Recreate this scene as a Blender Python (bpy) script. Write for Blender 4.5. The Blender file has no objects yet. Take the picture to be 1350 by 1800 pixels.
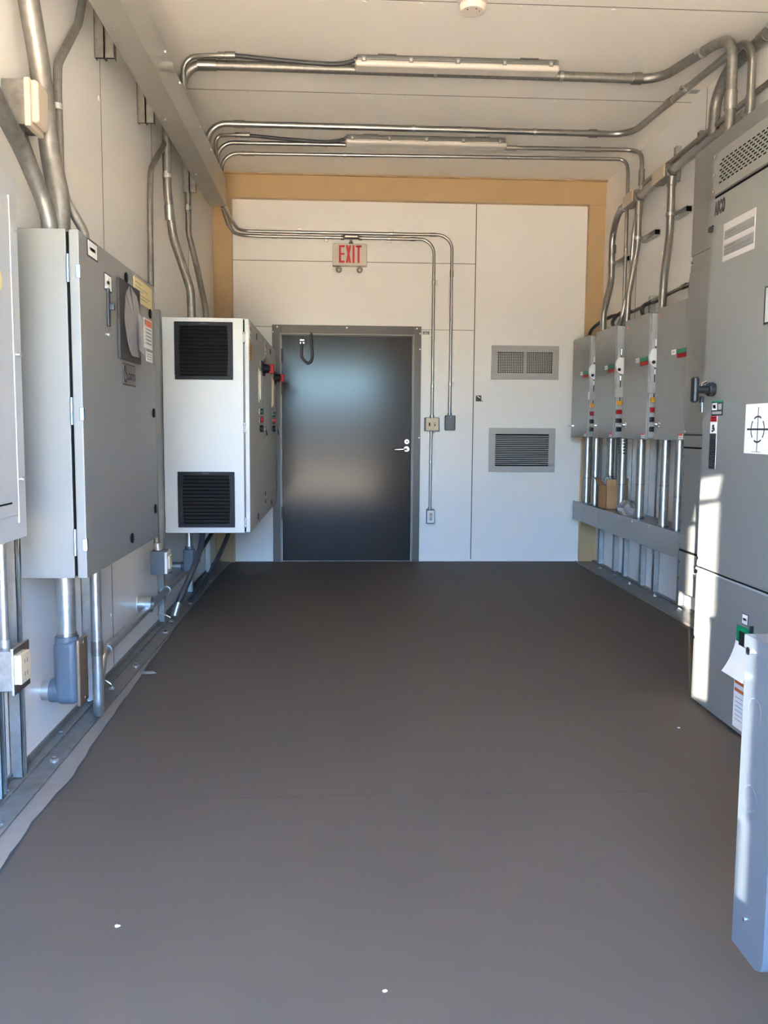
import bpy, bmesh, math, random
from mathutils import Vector, Matrix
random.seed(7)
scene = bpy.context.scene
COL = scene.collection
PI = math.pi

# ------------------------------------------------------------------ materials
def nodes_of(m):
    m.use_nodes = True
    return m.node_tree.nodes, m.node_tree.links

def mat(name, col, rough=0.5, metal=0.0, spec=0.5, noise=0.0, nscale=30.0, bump=0.0, bscale=200.0,
        rnoise=0.0, emit=None, estr=0.0, alpha=1.0, trans=0.0, coat=0.0, col2=None, stretch=None):
    m = bpy.data.materials.new(name)
    n, l = nodes_of(m)
    b = n['Principled BSDF']
    b.inputs['Base Color'].default_value = (*col, 1)
    b.inputs['Roughness'].default_value = rough
    b.inputs['Metallic'].default_value = metal
    b.inputs['Specular IOR Level'].default_value = spec
    b.inputs['Alpha'].default_value = alpha
    b.inputs['Transmission Weight'].default_value = trans
    b.inputs['Coat Weight'].default_value = coat
    if emit:
        b.inputs['Emission Color'].default_value = (*emit, 1)
        b.inputs['Emission Strength'].default_value = estr
    tc = n.new('ShaderNodeTexCoord')
    src = tc.outputs['Object']
    if stretch:
        mp = n.new('ShaderNodeMapping'); mp.inputs['Scale'].default_value = stretch
        l.new(src, mp.inputs['Vector']); src = mp.outputs['Vector']
    if noise > 0 or rnoise > 0 or col2:
        t = n.new('ShaderNodeTexNoise'); t.inputs['Scale'].default_value = nscale
        t.inputs['Detail'].default_value = 5.0; t.inputs['Roughness'].default_value = 0.6
        l.new(src, t.inputs['Vector'])
        if noise > 0 or col2:
            r = n.new('ShaderNodeValToRGB')
            r.color_ramp.elements[0].position = 0.3; r.color_ramp.elements[1].position = 0.7
            c2 = col2 if col2 else tuple(min(1, c * (1 + noise)) for c in col)
            c1 = col if col2 else tuple(c * (1 - noise) for c in col)
            r.color_ramp.elements[0].color = (*c1, 1); r.color_ramp.elements[1].color = (*c2, 1)
            l.new(t.outputs['Fac'], r.inputs['Fac']); l.new(r.outputs['Color'], b.inputs['Base Color'])
        if rnoise > 0:
            mr = n.new('ShaderNodeMapRange')
            mr.inputs['To Min'].default_value = max(0.02, rough - rnoise); mr.inputs['To Max'].default_value = rough + rnoise
            l.new(t.outputs['Fac'], mr.inputs['Value']); l.new(mr.outputs['Result'], b.inputs['Roughness'])
    if bump > 0:
        t2 = n.new('ShaderNodeTexNoise'); t2.inputs['Scale'].default_value = bscale; t2.inputs['Detail'].default_value = 3.0
        l.new(src, t2.inputs['Vector'])
        bp = n.new('ShaderNodeBump'); bp.inputs['Strength'].default_value = bump; bp.inputs['Distance'].default_value = 0.002
        l.new(t2.outputs['Fac'], bp.inputs['Height']); l.new(bp.outputs['Normal'], b.inputs['Normal'])
    return m

M = {}
M['wall'] = mat('wall_panel', (0.82, 0.795, 0.755), 0.30, spec=0.5, noise=0.015, nscale=1.5, bump=0.04, bscale=60)
M['ceiling'] = mat('ceiling_panel', (0.86, 0.815, 0.75), 0.38, spec=0.4, noise=0.015, nscale=1.2)
M['seam'] = mat('seam_dark', (0.10, 0.085, 0.07), 0.8)
M['cap'] = mat('fastener_cap', (0.85, 0.82, 0.77), 0.4)
M['tan'] = mat('tan_trim_paint', (0.50, 0.34, 0.17), 0.42, noise=0.03, nscale=6)
M['floor'] = mat('floor_coating', (0.093, 0.074, 0.057), 0.62, spec=0.25, noise=0.06, nscale=1.3, bump=0.08, bscale=120)
M['floorseam'] = mat('floor_seam', (0.078, 0.061, 0.048), 0.62, spec=0.25)
M['primer'] = mat('floor_primer', (0.23, 0.20, 0.17), 0.7, noise=0.08, nscale=14)
M['edge'] = mat('floor_edge_gap', (0.03, 0.032, 0.034), 0.6)  # near-black strip drawn for the gap along the coating edge
M['steelbase'] = mat('base_steel', (0.19, 0.18, 0.16), 0.45, metal=0.35, noise=0.22, nscale=16)
M['galv'] = mat('galvanised', (0.52, 0.52, 0.50), 0.38, metal=0.9, noise=0.14, nscale=28, rnoise=0.1)
M['conduit'] = mat('conduit_steel', (0.36, 0.345, 0.32), 0.34, metal=0.95, noise=0.05, nscale=14, rnoise=0.03)
M['dullpipe'] = mat('weathered_conduit', (0.26, 0.245, 0.225), 0.50, metal=0.75, noise=0.22, nscale=30, rnoise=0.1)
M['greyfit'] = mat('grey_fitting_paint', (0.09, 0.11, 0.13), 0.42, noise=0.05, nscale=20)
M['grey'] = mat('grey_enamel', (0.20, 0.198, 0.185), 0.34, spec=0.5, bump=0.05, bscale=420)
M['greyd'] = mat('grey_enamel_trough', (0.30, 0.29, 0.26), 0.24, spec=0.5)
M['greydisc'] = mat('grey_switch_enamel', (0.25, 0.25, 0.235), 0.26, spec=0.5)
M['panelgrey'] = mat('light_grey_enamel', (0.40, 0.40, 0.39), 0.38, spec=0.45)
M['white'] = mat('white_enamel', (0.54, 0.54, 0.515), 0.36, spec=0.45, bump=0.03, bscale=400)
M['black'] = mat('black_plastic', (0.012, 0.012, 0.014), 0.42)
M['charcoal'] = mat('charcoal_plastic', (0.010, 0.010, 0.013), 0.5, spec=0.2)
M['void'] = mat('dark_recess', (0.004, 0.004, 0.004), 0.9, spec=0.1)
M['chrome'] = mat('bright_metal', (0.80, 0.80, 0.79), 0.16, metal=1.0)
M['rubber'] = mat('flexible_jacket', (0.045, 0.045, 0.052), 0.48)
M['red'] = mat('red_plastic', (0.34, 0.010, 0.014), 0.5, spec=0.2)
M['signred'] = mat('sign_red', (0.56, 0.02, 0.035), 0.45)
M['dotred'] = mat('red_sticker', (0.42, 0.10, 0.08), 0.5)
M['green'] = mat('green_plastic', (0.0, 0.23, 0.10), 0.4)
M['dkgreen'] = mat('dark_green_button', (0.005, 0.07, 0.04), 0.35)
M['yellow'] = mat('amber_plastic', (0.60, 0.28, 0.02), 0.4)
M['labelyellow'] = mat('yellow_label', (0.68, 0.55, 0.24), 0.5)
M['orange'] = mat('orange_label', (0.60, 0.13, 0.03), 0.5)
M['paper'] = mat('white_label', (0.80, 0.78, 0.76), 0.55)
M['notice'] = mat('dimmed_notice_paper', (0.46, 0.42, 0.40), 0.55)  # paper copy darkened for the weaker light high on the cabinet
M['ink'] = mat('label_ink', (0.03, 0.028, 0.03), 0.6)
M['greyink'] = mat('grey_label_print', (0.34, 0.33, 0.32), 0.6)
M['cream'] = mat('cream_cover', (0.55, 0.46, 0.37), 0.45)
M['ivory'] = mat('ivory_plate', (0.66, 0.54, 0.36), 0.4)
M['gasket'] = mat('tan_gasket', (0.55, 0.45, 0.33), 0.6)
M['bronze'] = mat('brown_gasket_cover', (0.30, 0.21, 0.14), 0.32, metal=0.6)
M['doorpaint'] = mat('brown_door_paint', (0.034, 0.028, 0.025), 0.165, spec=0.25, bump=0.035, bscale=55)
M['frame'] = mat('brown_frame_paint', (0.085, 0.068, 0.055), 0.38)
M['framedge'] = mat('pale_frame_edge', (0.30, 0.27, 0.24), 0.4)  # paler than the frame paint
M['diffuser'] = mat('lamp_diffuser', (0.60, 0.55, 0.49), 0.28, spec=0.5)
M['housing'] = mat('lamp_housing', (0.13, 0.128, 0.122), 0.4)
M['grille'] = mat('grille_paint', (0.42, 0.405, 0.385), 0.42)
M['signwhite'] = mat('sign_white', (0.62, 0.55, 0.46), 0.45)
M['lens'] = mat('lamp_lens', (0.30, 0.27, 0.24), 0.15, metal=0.5)
M['card'] = mat('cardboard', (0.42, 0.23, 0.10), 0.75, noise=0.08, nscale=20)
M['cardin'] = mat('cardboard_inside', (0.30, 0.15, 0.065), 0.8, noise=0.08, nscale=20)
M['film'] = mat('clear_film', (0.55, 0.52, 0.52), 0.25, alpha=0.45, spec=0.7)
M['screen'] = mat('dark_screen', (0.04, 0.038, 0.04), 0.5, spec=0.2)
M['plate'] = mat('name_plate', (0.16, 0.145, 0.125), 0.35, metal=0.4)
M['smoke'] = mat('smoke_detector_plastic', (0.72, 0.63, 0.54), 0.5)
M['leaf'] = mat('blue_grey_enamel', (0.085, 0.10, 0.115), 0.28, spec=0.5)
M['leafedge'] = mat('blue_grey_edge', (0.15, 0.17, 0.19), 0.25, spec=0.6)
M['blue'] = mat('blue_tape', (0.05, 0.16, 0.35), 0.4)
M['hingeblue'] = mat('zinc_hinge', (0.42, 0.50, 0.62), 0.22, metal=0.9)
M['backdrop'] = mat('dark_backdrop', (0.06, 0.05, 0.042), 0.85, noise=0.15, nscale=2)  # for the added barrier outside
M['ground'] = mat('sandy_ground', (0.52, 0.41, 0.27), 0.9, spec=0.1, noise=0.1, nscale=0.4)

# ------------------------------------------------------------------ mesh builder
class MB:
    def __init__(s): s.bm = bmesh.new(); s.mats = []
    def mi(s, m):
        if m is None: return 0
        if m not in s.mats: s.mats.append(m)
        return s.mats.index(m)
    def _merge(s, b, m, mtx=None):
        if mtx is not None: b.transform(mtx)
        idx = s.mi(m)
        vm = {v: s.bm.verts.new(v.co) for v in b.verts}
        for f in b.faces:
            try:
                g = s.bm.faces.new([vm[v] for v in f.verts]); g.material_index = idx
            except ValueError: pass
        b.free(); return s
    def box(s, x0, x1, y0, y1, z0, z1, m=None, bev=0.0, seg=2, mtx=None):
        b = bmesh.new(); bmesh.ops.create_cube(b, size=1.0)
        for v in b.verts:
            v.co = Vector(((x0 + x1) / 2 + v.co.x * abs(x1 - x0), (y0 + y1) / 2 + v.co.y * abs(y1 - y0), (z0 + z1) / 2 + v.co.z * abs(z1 - z0)))
        if bev > 0: bmesh.ops.bevel(b, geom=b.edges[:], offset=bev, segments=seg, affect='EDGES', profile=0.5)
        return s._merge(b, m, mtx)
    def cyl(s, p0, p1, r, m=None, r2=None, n=20, cap=True, bev=0.0):
        p0, p1 = Vector(p0), Vector(p1); d = p1 - p0
        b = bmesh.new()
        bmesh.ops.create_cone(b, cap_ends=cap, segments=n, radius1=r, radius2=r if r2 is None else r2, depth=d.length)
        if bev > 0 and cap:
            es = [e for e in b.edges if len(e.link_faces) == 2 and any(len(f.verts) > 4 for f in e.link_faces)]
            bmesh.ops.bevel(b, geom=es, offset=bev, segments=2, affect='EDGES', profile=0.5)
        q = d.to_track_quat('Z', 'Y').to_matrix().to_4x4()
        return s._merge(b, m, Matrix.Translation((p0 + p1) / 2) @ q)
    def ball(s, c, r, m=None, sc=(1, 1, 1), n=14):
        b = bmesh.new(); bmesh.ops.create_uvsphere(b, u_segments=n, v_segments=n // 2 + 2, radius=r)
        return s._merge(b, m, Matrix.Translation(Vector(c)) @ Matrix.Diagonal((*sc, 1)))
    def prism(s, pts, axis, a0, a1, m=None):
        """extrude a polygon along an axis; pts are (u,v) in the other two axes (cyclic order)"""
        def P(u, v, a):
            return {'X': (a, u, v), 'Y': (u, a, v), 'Z': (u, v, a)}[axis]
        b = bmesh.new()
        A = [b.verts.new(P(u, v, a0)) for u, v in pts]; B = [b.verts.new(P(u, v, a1)) for u, v in pts]
        n = len(pts); b.faces.new(A); b.faces.new(B[::-1])
        for i in range(n): b.faces.new([A[i], B[i], B[(i + 1) % n], A[(i + 1) % n]])
        bmesh.ops.recalc_face_normals(b, faces=b.faces[:])
        return s._merge(b, m)
    def quad(s, pts, m=None):
        f = s.bm.faces.new([s.bm.verts.new(p) for p in pts]); f.material_index = s.mi(m); return s
    def tube(s, pts, r, m=None, fil=0.0, n=14, seg=7, closed_ends=True, smooth=False):
        pts = [Vector(p) for p in pts]
        path = fillet(pts, fil, seg) if not smooth else spline(pts)
        rings = []; idx = s.mi(m)
        t = (path[1] - path[0]).normalized()
        up = Vector((0, 0, 1)) if abs(t.z) < 0.9 else Vector((0, 1, 0))
        nrm = (up - t * up.dot(t)).normalized()
        for i, p in enumerate(path):
            if i == 0: tt = (path[1] - path[0]).normalized()
            elif i == len(path) - 1: tt = (path[-1] - path[-2]).normalized()
            else: tt = ((path[i + 1] - p).normalized() + (p - path[i - 1]).normalized()).normalized()
            q = t.rotation_difference(tt); nrm = (q @ nrm); nrm = (nrm - tt * nrm.dot(tt)).normalized(); t = tt
            bn = t.cross(nrm)
            rings.append([s.bm.verts.new(p + (nrm * math.cos(2 * PI * k / n) + bn * math.sin(2 * PI * k / n)) * r) for k in range(n)])
        for a, b in zip(rings, rings[1:]):
            for k in range(n):
                f = s.bm.faces.new([a[k], a[(k + 1) % n], b[(k + 1) % n], b[k]]); f.material_index = idx
        if closed_ends:
            s.bm.faces.new(rings[0][::-1]).material_index = idx; s.bm.faces.new(rings[-1]).material_index = idx
        return s
    def raw(s, mesh, mtx, m):
        b = bmesh.new(); b.from_mesh(mesh); return s._merge(b, m, mtx)

def fillet(pts, r, seg):
    if r <= 0: return pts
    out = [pts[0]]
    for i in range(1, len(pts) - 1):
        p, a, b = pts[i], pts[i - 1], pts[i + 1]
        u, v = (a - p), (b - p); lu, lv = u.length, v.length
        u.normalize(); v.normalize()
        ang = u.angle(v)
        if ang > PI - 0.03: out.append(p); continue
        d = min(r / math.tan(ang / 2), lu * 0.49, lv * 0.49); rr = d * math.tan(ang / 2)
        c = p + (u + v).normalized() * (rr / math.sin(ang / 2))
        s0 = p + u * d - c; s1 = p + v * d - c
        th = PI - ang
        for k in range(seg + 1):
            t = k / seg
            out.append(c + (s0 * math.sin((1 - t) * th) + s1 * math.sin(t * th)) / math.sin(th))
    out.append(pts[-1]); return out

def spline(pts, seg=7):
    P = [pts[0] * 2 - pts[1]] + pts + [pts[-1] * 2 - pts[-2]]; out = []
    for i in range(1, len(P) - 2):
        a, b, c, d = P[i - 1:i + 3]
        for k in range(seg):
            t = k / seg
            out.append(0.5 * ((2 * b) + (c - a) * t + (2 * a - 5 * b + 4 * c - d) * t * t + (3 * b - a - 3 * c + d) * t ** 3))
    out.append(pts[-1]); return out

WLOC = {}
def mk(name, mb, m=None, parent=None, sharp=35):
    """link the builder's geometry (world coordinates) as ONE mesh object"""
    me = bpy.data.meshes.new(name)
    bmesh.ops.recalc_face_normals(mb.bm, faces=mb.bm.faces[:])
    xs = [v.co for v in mb.bm.verts]
    if parent is None:
        lo = Vector((min(v.x for v in xs), min(v.y for v in xs), min(v.z for v in xs)))
        hi = Vector((max(v.x for v in xs), max(v.y for v in xs), max(v.z for v in xs)))
        org = Vector(((lo.x + hi.x) / 2, (lo.y + hi.y) / 2, lo.z))
    else: org = WLOC[parent.name]
    bmesh.ops.translate(mb.bm, verts=mb.bm.verts[:], vec=-org)
    mb.bm.to_mesh(me); mb.bm.free()
    for k in (mb.mats if mb.mats and mb.mats[0] is not None else [m]):
        me.materials.append(M[k])
    for p in me.polygons: p.use_smooth = True
    me.set_sharp_from_angle(angle=math.radians(sharp))
    o = bpy.data.objects.new(name, me); COL.objects.link(o)
    wn = o.modifiers.new('normals', 'WEIGHTED_NORMAL'); wn.mode = 'FACE_AREA'; wn.weight = 100; wn.keep_sharp = True
    if parent is None: o.location = org
    else: o.parent = parent
    WLOC[o.name] = org
    return o

def tag(o, label=None, cat=None, group=None, kind=None):
    if label: o['label'] = label
    if cat: o['category'] = cat
    if group: o['group'] = group
    if kind: o['kind'] = kind
    return o

def thing(name, loc, label, cat, group=None):
    o = bpy.data.objects.new(name, None); COL.objects.link(o)
    o.location = loc; o.empty_display_size = 0.1; WLOC[o.name] = Vector(loc)
    return tag(o, label, cat, group)

def struct(name, mb, m=None, parent=None, sharp=35):
    o = mk(name, mb, m, parent, sharp)
    if parent is None: o['kind'] = 'structure'
    return o

def dup(root, delta, label=None, group=None, skip=()):
    def cp(o, par):
        c = o.copy(); COL.objects.link(c)
        WLOC[c.name] = WLOC[o.name] + Vector(delta)
        if par is not None:
            c.parent = par
        for ch in o.children:
            if ch.name.split('.')[0] not in skip: cp(ch, c)
        return c
    r = cp(root, None); r.location = Vector(root.location) + Vector(delta)
    if label: r['label'] = label
    if group: r['group'] = group
    return r

def text_mesh(s, size, ext=0.0008, bold=0.0):
    cu = bpy.data.curves.new('txt', 'FONT'); cu.body = s; cu.size = size; cu.extrude = ext; cu.offset = bold
    cu.space_character = 1.16 if bold > .002 else 1.0; cu.align_x = 'CENTER'; cu.align_y = 'CENTER'
    o = bpy.data.objects.new('txt', cu); COL.objects.link(o)
    dg = bpy.context.evaluated_depsgraph_get(); dg.update()
    me = bpy.data.meshes.new_from_object(o.evaluated_get(dg))
    bpy.data.objects.remove(o); return me
# frames for writing: right wall faces (looking at +X): text x -> -Y ; left wall faces (looking at -X): text x -> +Y ; back wall: text x -> +X
def mtx_face(face, x, y, z, sx=1.0, sy=1.0):
    c = {'R': (Vector((0, -1, 0)), Vector((0, 0, 1)), Vector((-1, 0, 0))),
         'L': (Vector((0, 1, 0)), Vector((0, 0, 1)), Vector((1, 0, 0))),
         'B': (Vector((1, 0, 0)), Vector((0, 0, 1)), Vector((0, -1, 0)))}[face]
    m = Matrix.Identity(4)
    for i in range(3):
        m[i][0] = c[0][i] * sx; m[i][1] = c[1][i] * sy; m[i][2] = c[2][i]
    m[0][3], m[1][3], m[2][3] = x, y, z
    return m
def on_x(mb, x, d, y0, y1, z0, z1, m, bev=0.0):
    """flat plate on a face of constant X; d = signed thickness"""
    return mb.box(min(x, x + d), max(x, x + d), min(y0, y1), max(y0, y1), min(z0, z1), max(z0, z1), m, bev)

# ------------------------------------------------------------------ dimensions
XL, XR, YB, H, YF = -1.13, 2.39, 7.87, 3.46, -0.60     # left wall, right wall, back wall, ceiling, entry wall

# ------------------------------------------------------------------ setting
fl = MB()
edge = [(-0.90, YF), (-0.905, 1.6), (-0.926, 2.27), (-0.945, 2.6), (-0.93, 2.95), (-0.952, 3.4), (-0.965, 3.9), (-0.985, 4.5), (-1.0, 5.2), (-1.01, 6.0), (-1.02, 6.8), (-1.0, 7.6), (-0.97, YB)]
fine = []
for (a, b) in zip(edge, edge[1:]):
    for k in range(5):
        t = k / 5; fine.append((a[0] + (b[0] - a[0]) * t + random.uniform(-.0015, .0015), a[1] + (b[1] - a[1]) * t))
fine.append(edge[-1])
wv = [0.010 + 0.004 * math.sin(i * 1.7) * math.sin(i * .6) for i in range(len(fine))]
for i in range(len(fine) - 1):
    (x0, y0), (x1, y1) = fine[i], fine[i + 1]
    fl.quad([(XL - .1, y0, 0), (x0 - wv[i], y0, 0), (x1 - wv[i + 1], y1, 0), (XL - .1, y1, 0)], 'primer')
    fl.quad([(x0 - wv[i], y0, 0), (x0, y0, 0), (x1, y1, 0), (x1 - wv[i + 1], y1, 0)], 'edge')
    fl.quad([(x0, y0, 0), (2.205, y0, 0), (2.205, y1, 0), (x1, y1, 0)], 'floor')
    fl.quad([(2.205, y0, 0), (XR + .1, y0, 0), (XR + .1, y1, 0), (2.205, y1, 0)], 'primer')
fl.box(XL - .1, XR + .1, YF, YB + .1, -0.12, -0.001, 'primer')
fl.box(-.93, 2.2, 2.748, 2.752, -.001, .0006, 'floorseam')
struct('floor', fl)

def wall_caps(mb, pts, axis):
    for p in pts:
        d = {'X+': (0.004, 0, 0), 'X-': (-0.004, 0, 0), 'Y': (0, -0.004, 0), 'Z': (0, 0, -0.004)}[axis]
        mb.cyl(p, Vector(p) + Vector(d), 0.011, 'cap', n=12)
wl = MB().box(XL - .08, XL, YF - .08, YB + .08, 0, H, 'wall'); WL = struct('wall_left', wl)
s = MB()
for y in (1.65, 2.95, 4.24, 5.335, 6.55): s.box(XL, XL + .0015, y - .002, y + .002, 0, H, 'seam')
mk('panel_seam', s, None, WL)
s = MB(); wall_caps(s, [(XL, y, z) for y in (4.21, 5.30, 6.52) for z in (.3, .9, 1.5, 2.1, 2.75, 3.2)] + [(XL, 4.75, 2.25), (XL, 4.9, 1.95), (XL, 5.55, 2.55)], 'X+')
mk('fastener_cap', s, None, WL)
wr = MB().box(XR, XR + .08, YF - .08, YB + .08, 0, H, 'wall'); WR = struct('wall_right', wr)
s = MB()
for y in (2.0, 3.25, 4.45, 5.7, 6.95): s.box(XR - .0015, XR, y - .002, y + .002, 0, H, 'seam')
mk('panel_seam', s, None, WR)
s = MB(); wall_caps(s, [(XR, y, z) for y in (5.67, 6.4, 6.92) for z in (.3, .9, 2.1, 2.55, 2.9, 3.25)], 'X-')
mk('fastener_cap', s, None, WR)
wb = MB().box(XL - .08, XR + .08, YB, YB + .08, 0, H, 'wall'); WB = struct('wall_back', wb)
s = MB()
s.box(1.217, 1.225, YB - .0015, YB, 0, 3.26, 'seam'); s.box(-.965, 1.22, YB - .0012, YB, 2.720, 2.725, 'seam')
s.box(.735, 1.22, YB - .0012, YB, 2.128, 2.132, 'seam'); s.box(-.965, -.62, YB - .0012, YB, 2.138, 2.142, 'seam')
mk('panel_seam', s, None, WB)
s = MB(); wall_caps(s, [(x, YB, 2.69) for x in (-.8, -.5, -.2, .47, .78, 1.07)] + [(1.18, YB, z) for z in (.45, .95, 1.4, 1.72, 2.25, 2.9, 3.18)] + [(1.0, YB, 2.10)], 'Y')
mk('fastener_cap', s, None, WB)
ce = MB().box(XL - .08, XR + .08, YF - .08, YB + .08, H, H + .08, 'ceiling'); CE = struct('ceiling', ce)
s = MB()
for y in (2.25, 3.47, 4.695, 5.955): s.box(XL, XR, y - .002, y + .002, H - .0015, H, 'seam')
mk('panel_seam', s, None, CE)
s = MB(); wall_caps(s, [(x, y + .03, H) for y in (4.695, 5.955) for x in (-.62, .12, .42, .95, 1.45, 2.0)], 'Z')
mk('fastener_cap', s, None, CE)
# entry wall behind the viewer with its doorway
OX0, OX1, OZ = -1.05, .68, 2.38
wf = MB().box(XL - .08, OX0, YF - .08, YF, 0, H, 'wall').box(OX1, XR + .08, YF - .08, YF, 0, H, 'wall').box(OX0, OX1, YF - .08, YF, OZ, H, 'wall')
struct('wall_front', wf)
struct('backdrop_outside', MB().box(-40, 40, -14.3, -14, -.55, 2.35, 'backdrop'))  # added dark barrier, out of view; shapes the reflection on the back door
struct('ground', MB().quad([(-60, -80, -.55), (60, -80, -.55), (60, 30, -.55), (-60, 30, -.55)], 'ground'))

# tan trim
t1 = MB().box(XL, XR, YB - .05, YB, 3.25, H, 'tan').box(XL, XR, YB - .062, YB - .05, 3.25, 3.262, 'tan').box(XL, XR, YB - .085, YB - .05, H - .008, H, 'tan')
for i in range(14): t1.cyl((-1.0 + i * .25, YB - .07, H - .008), (-1.0 + i * .25, YB - .07, H - .014), .006, 'tan', n=8)
struct('trim_1', t1)
t2 = MB().box(XL, -.965, YB - .05, YB, 0, 3.25, 'tan').box(-.975, -.965, YB - .062, YB - .05, 0, 3.25, 'tan')
struct('trim_2', t2)
t3 = MB().box(2.237, XR, YB - .05, YB, 0, 3.25, 'tan').box(2.237, 2.262, YB - .066, YB - .05, 0, 3.25, 'tan')
struct('trim_3', t3)
b = MB().box(XL, -1.012, YF, YB - .062, 0, .007, 'steelbase', .002).box(XL, -1.085, YF, YB - .062, .007, .014, 'steelbase', .002).box(XL, XL + .008, YF, YB - .062, .014, .035, 'steelbase')
BL = struct('baseboard_left', b)
for (x, y) in [(-1.04, 2.55), (-1.10, 2.78), (-1.04, 3.07), (-1.10, 3.33), (-1.10, 3.72), (-1.04, 4.32), (-1.04, 5.05), (-1.04, 5.9), (-1.04, 6.8)]:
    mk('bolt', MB().cyl((x, y, .006), (x, y, .013), .016, 'galv', n=14).cyl((x, y, .013), (x, y, .024), .0095, 'chrome', n=6), None, BL)
b = MB().box(2.20, XR, YF, YB - .066, 0, .007, 'steelbase', .002).box(2.355, XR, YF, YB - .066, .007, .02, 'steelbase', .002).box(2.195, 2.203, YF, YB - .066, 0, .014, 'primer')
BR = struct('baseboard_right', b)
for (x, y) in [(2.31, 5.62), (2.33, 6.12), (2.31, 6.62), (2.33, 7.05), (2.31, 7.4)]:
    mk('bolt', MB().cyl((x, y, .006), (x, y, .013), .016, 'galv', n=14).cyl((x, y, .013), (x, y, .022), .0095, 'chrome', n=6), None, BR)
struct('baseboard_back', MB().box(-.965, -.62, YB - .012, YB, 0, .018, 'wall').box(.735, 2.237, YB - .012, YB, 0, .018, 'wall'))

# ------------------------------------------------------------------ the steel door in the back wall
DX0, DX1, DZ = -.531, .65, 2.062
fr = MB()
fr.box(-.617, DX0 - .006, YB - .035, YB, 0, 2.154, 'frame', .003).box(DX1 + .006, .731, YB - .035, YB, 0, 2.154, 'frame', .003)
fr.box(DX0 - .006, DX1 + .006, YB - .035, YB, DZ + .006, 2.154, 'frame', .003)
DOOR = struct('door_1', MB().box(DX0, DX1, YB - .028, YB - .001, .008, DZ, 'doorpaint', .003))
mk('door_frame', fr, None, DOOR)
mk('door_stop_edge', MB().box(DX0 - .016, DX0 - .007, YB - .046, YB - .035, 0, DZ + .016, 'framedge').box(DX1 + .007, DX1 + .016, YB - .046, YB - .035, 0, DZ + .016, 'framedge').box(DX0 - .016, DX1 + .016, YB - .046, YB - .035, DZ + .007, DZ + .016, 'framedge'), None, DOOR)
hd = MB().cyl((.607, YB - .028, 1.045), (.607, YB - .04, 1.045), .027, 'chrome', n=24, bev=.004).cyl((.607, YB - .04, 1.045), (.607, YB - .075, 1.045), .011, 'chrome')
hd.tube([(.607, YB - .075, 1.045), (.57, YB - .082, 1.043), (.50, YB - .072, 1.038), (.488, YB - .06, 1.037)], .0105, 'chrome', smooth=True)
mk('lever_handle', hd, None, DOOR)
lk = MB().cyl((.609, YB - .028, 1.112), (.609, YB - .045, 1.112), .024, 'chrome', n=24, bev=.005).box(.602, .616, YB - .052, YB - .045, 1.106, 1.118, 'charcoal', .002)
mk('deadbolt', lk, None, DOOR)
cb = MB().tube([(-.347, YB - .045, 1.995), (-.352, YB - .05, 1.93), (-.35, YB - .05, 1.875), (-.325, YB - .052, 1.835), (-.292, YB - .055, 1.815), (-.262, YB - .055, 1.84), (-.254, YB - .055, 1.90), (-.262, YB - .05, 1.98), (-.264, YB - .04, 2.075)], .013, 'rubber', smooth=True)
mk('contact_cable', cb, None, DOOR)
mk('cable_bracket', MB().box(-.368, -.326, YB - .048, YB - .028, 1.985, 2.028, 'charcoal', .003).box(-.366, -.328, YB - .051, YB - .047, 2.012, 2.024, 'chrome').box(-.366, -.352, YB - .051, YB - .047, 1.987, 1.999, 'chrome').box(-.342, -.328, YB - .051, YB - .047, 1.987, 1.999, 'chrome').box(-.272, -.256, YB - .05, YB - .034, 2.062, 2.088, 'charcoal', .003), None, DOOR)
rv = MB()
for (x, z) in [(-.57, 2.135), (.055, 2.135), (.69, 2.135)]: rv.cyl((x, YB - .035, z), (x, YB - .039, z), .008, 'cap', n=12)
for z in (1.15, 1.95, 2.09): rv.cyl((.72, YB - .035, z), (.72, YB - .039, z), .007, 'cap', n=12)
for z in (.55, 1.3, 2.09): rv.cyl((-.607, YB - .035, z), (-.607, YB - .039, z), .006, 'cap', n=12)
mk('frame_screw', rv, None, DOOR)
mk('hinge', MB().cyl((DX0 + .002, YB - .04, .40), (DX0 + .002, YB - .04, .51), .009, 'frame').cyl((DX0 + .002, YB - .04, 1.53), (DX0 + .002, YB - .04, 1.64), .009, 'frame').cyl((DX0 + .002, YB - .04, 1.83), (DX0 + .002, YB - .04, 1.94), .009, 'frame'), None, DOOR)

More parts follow.
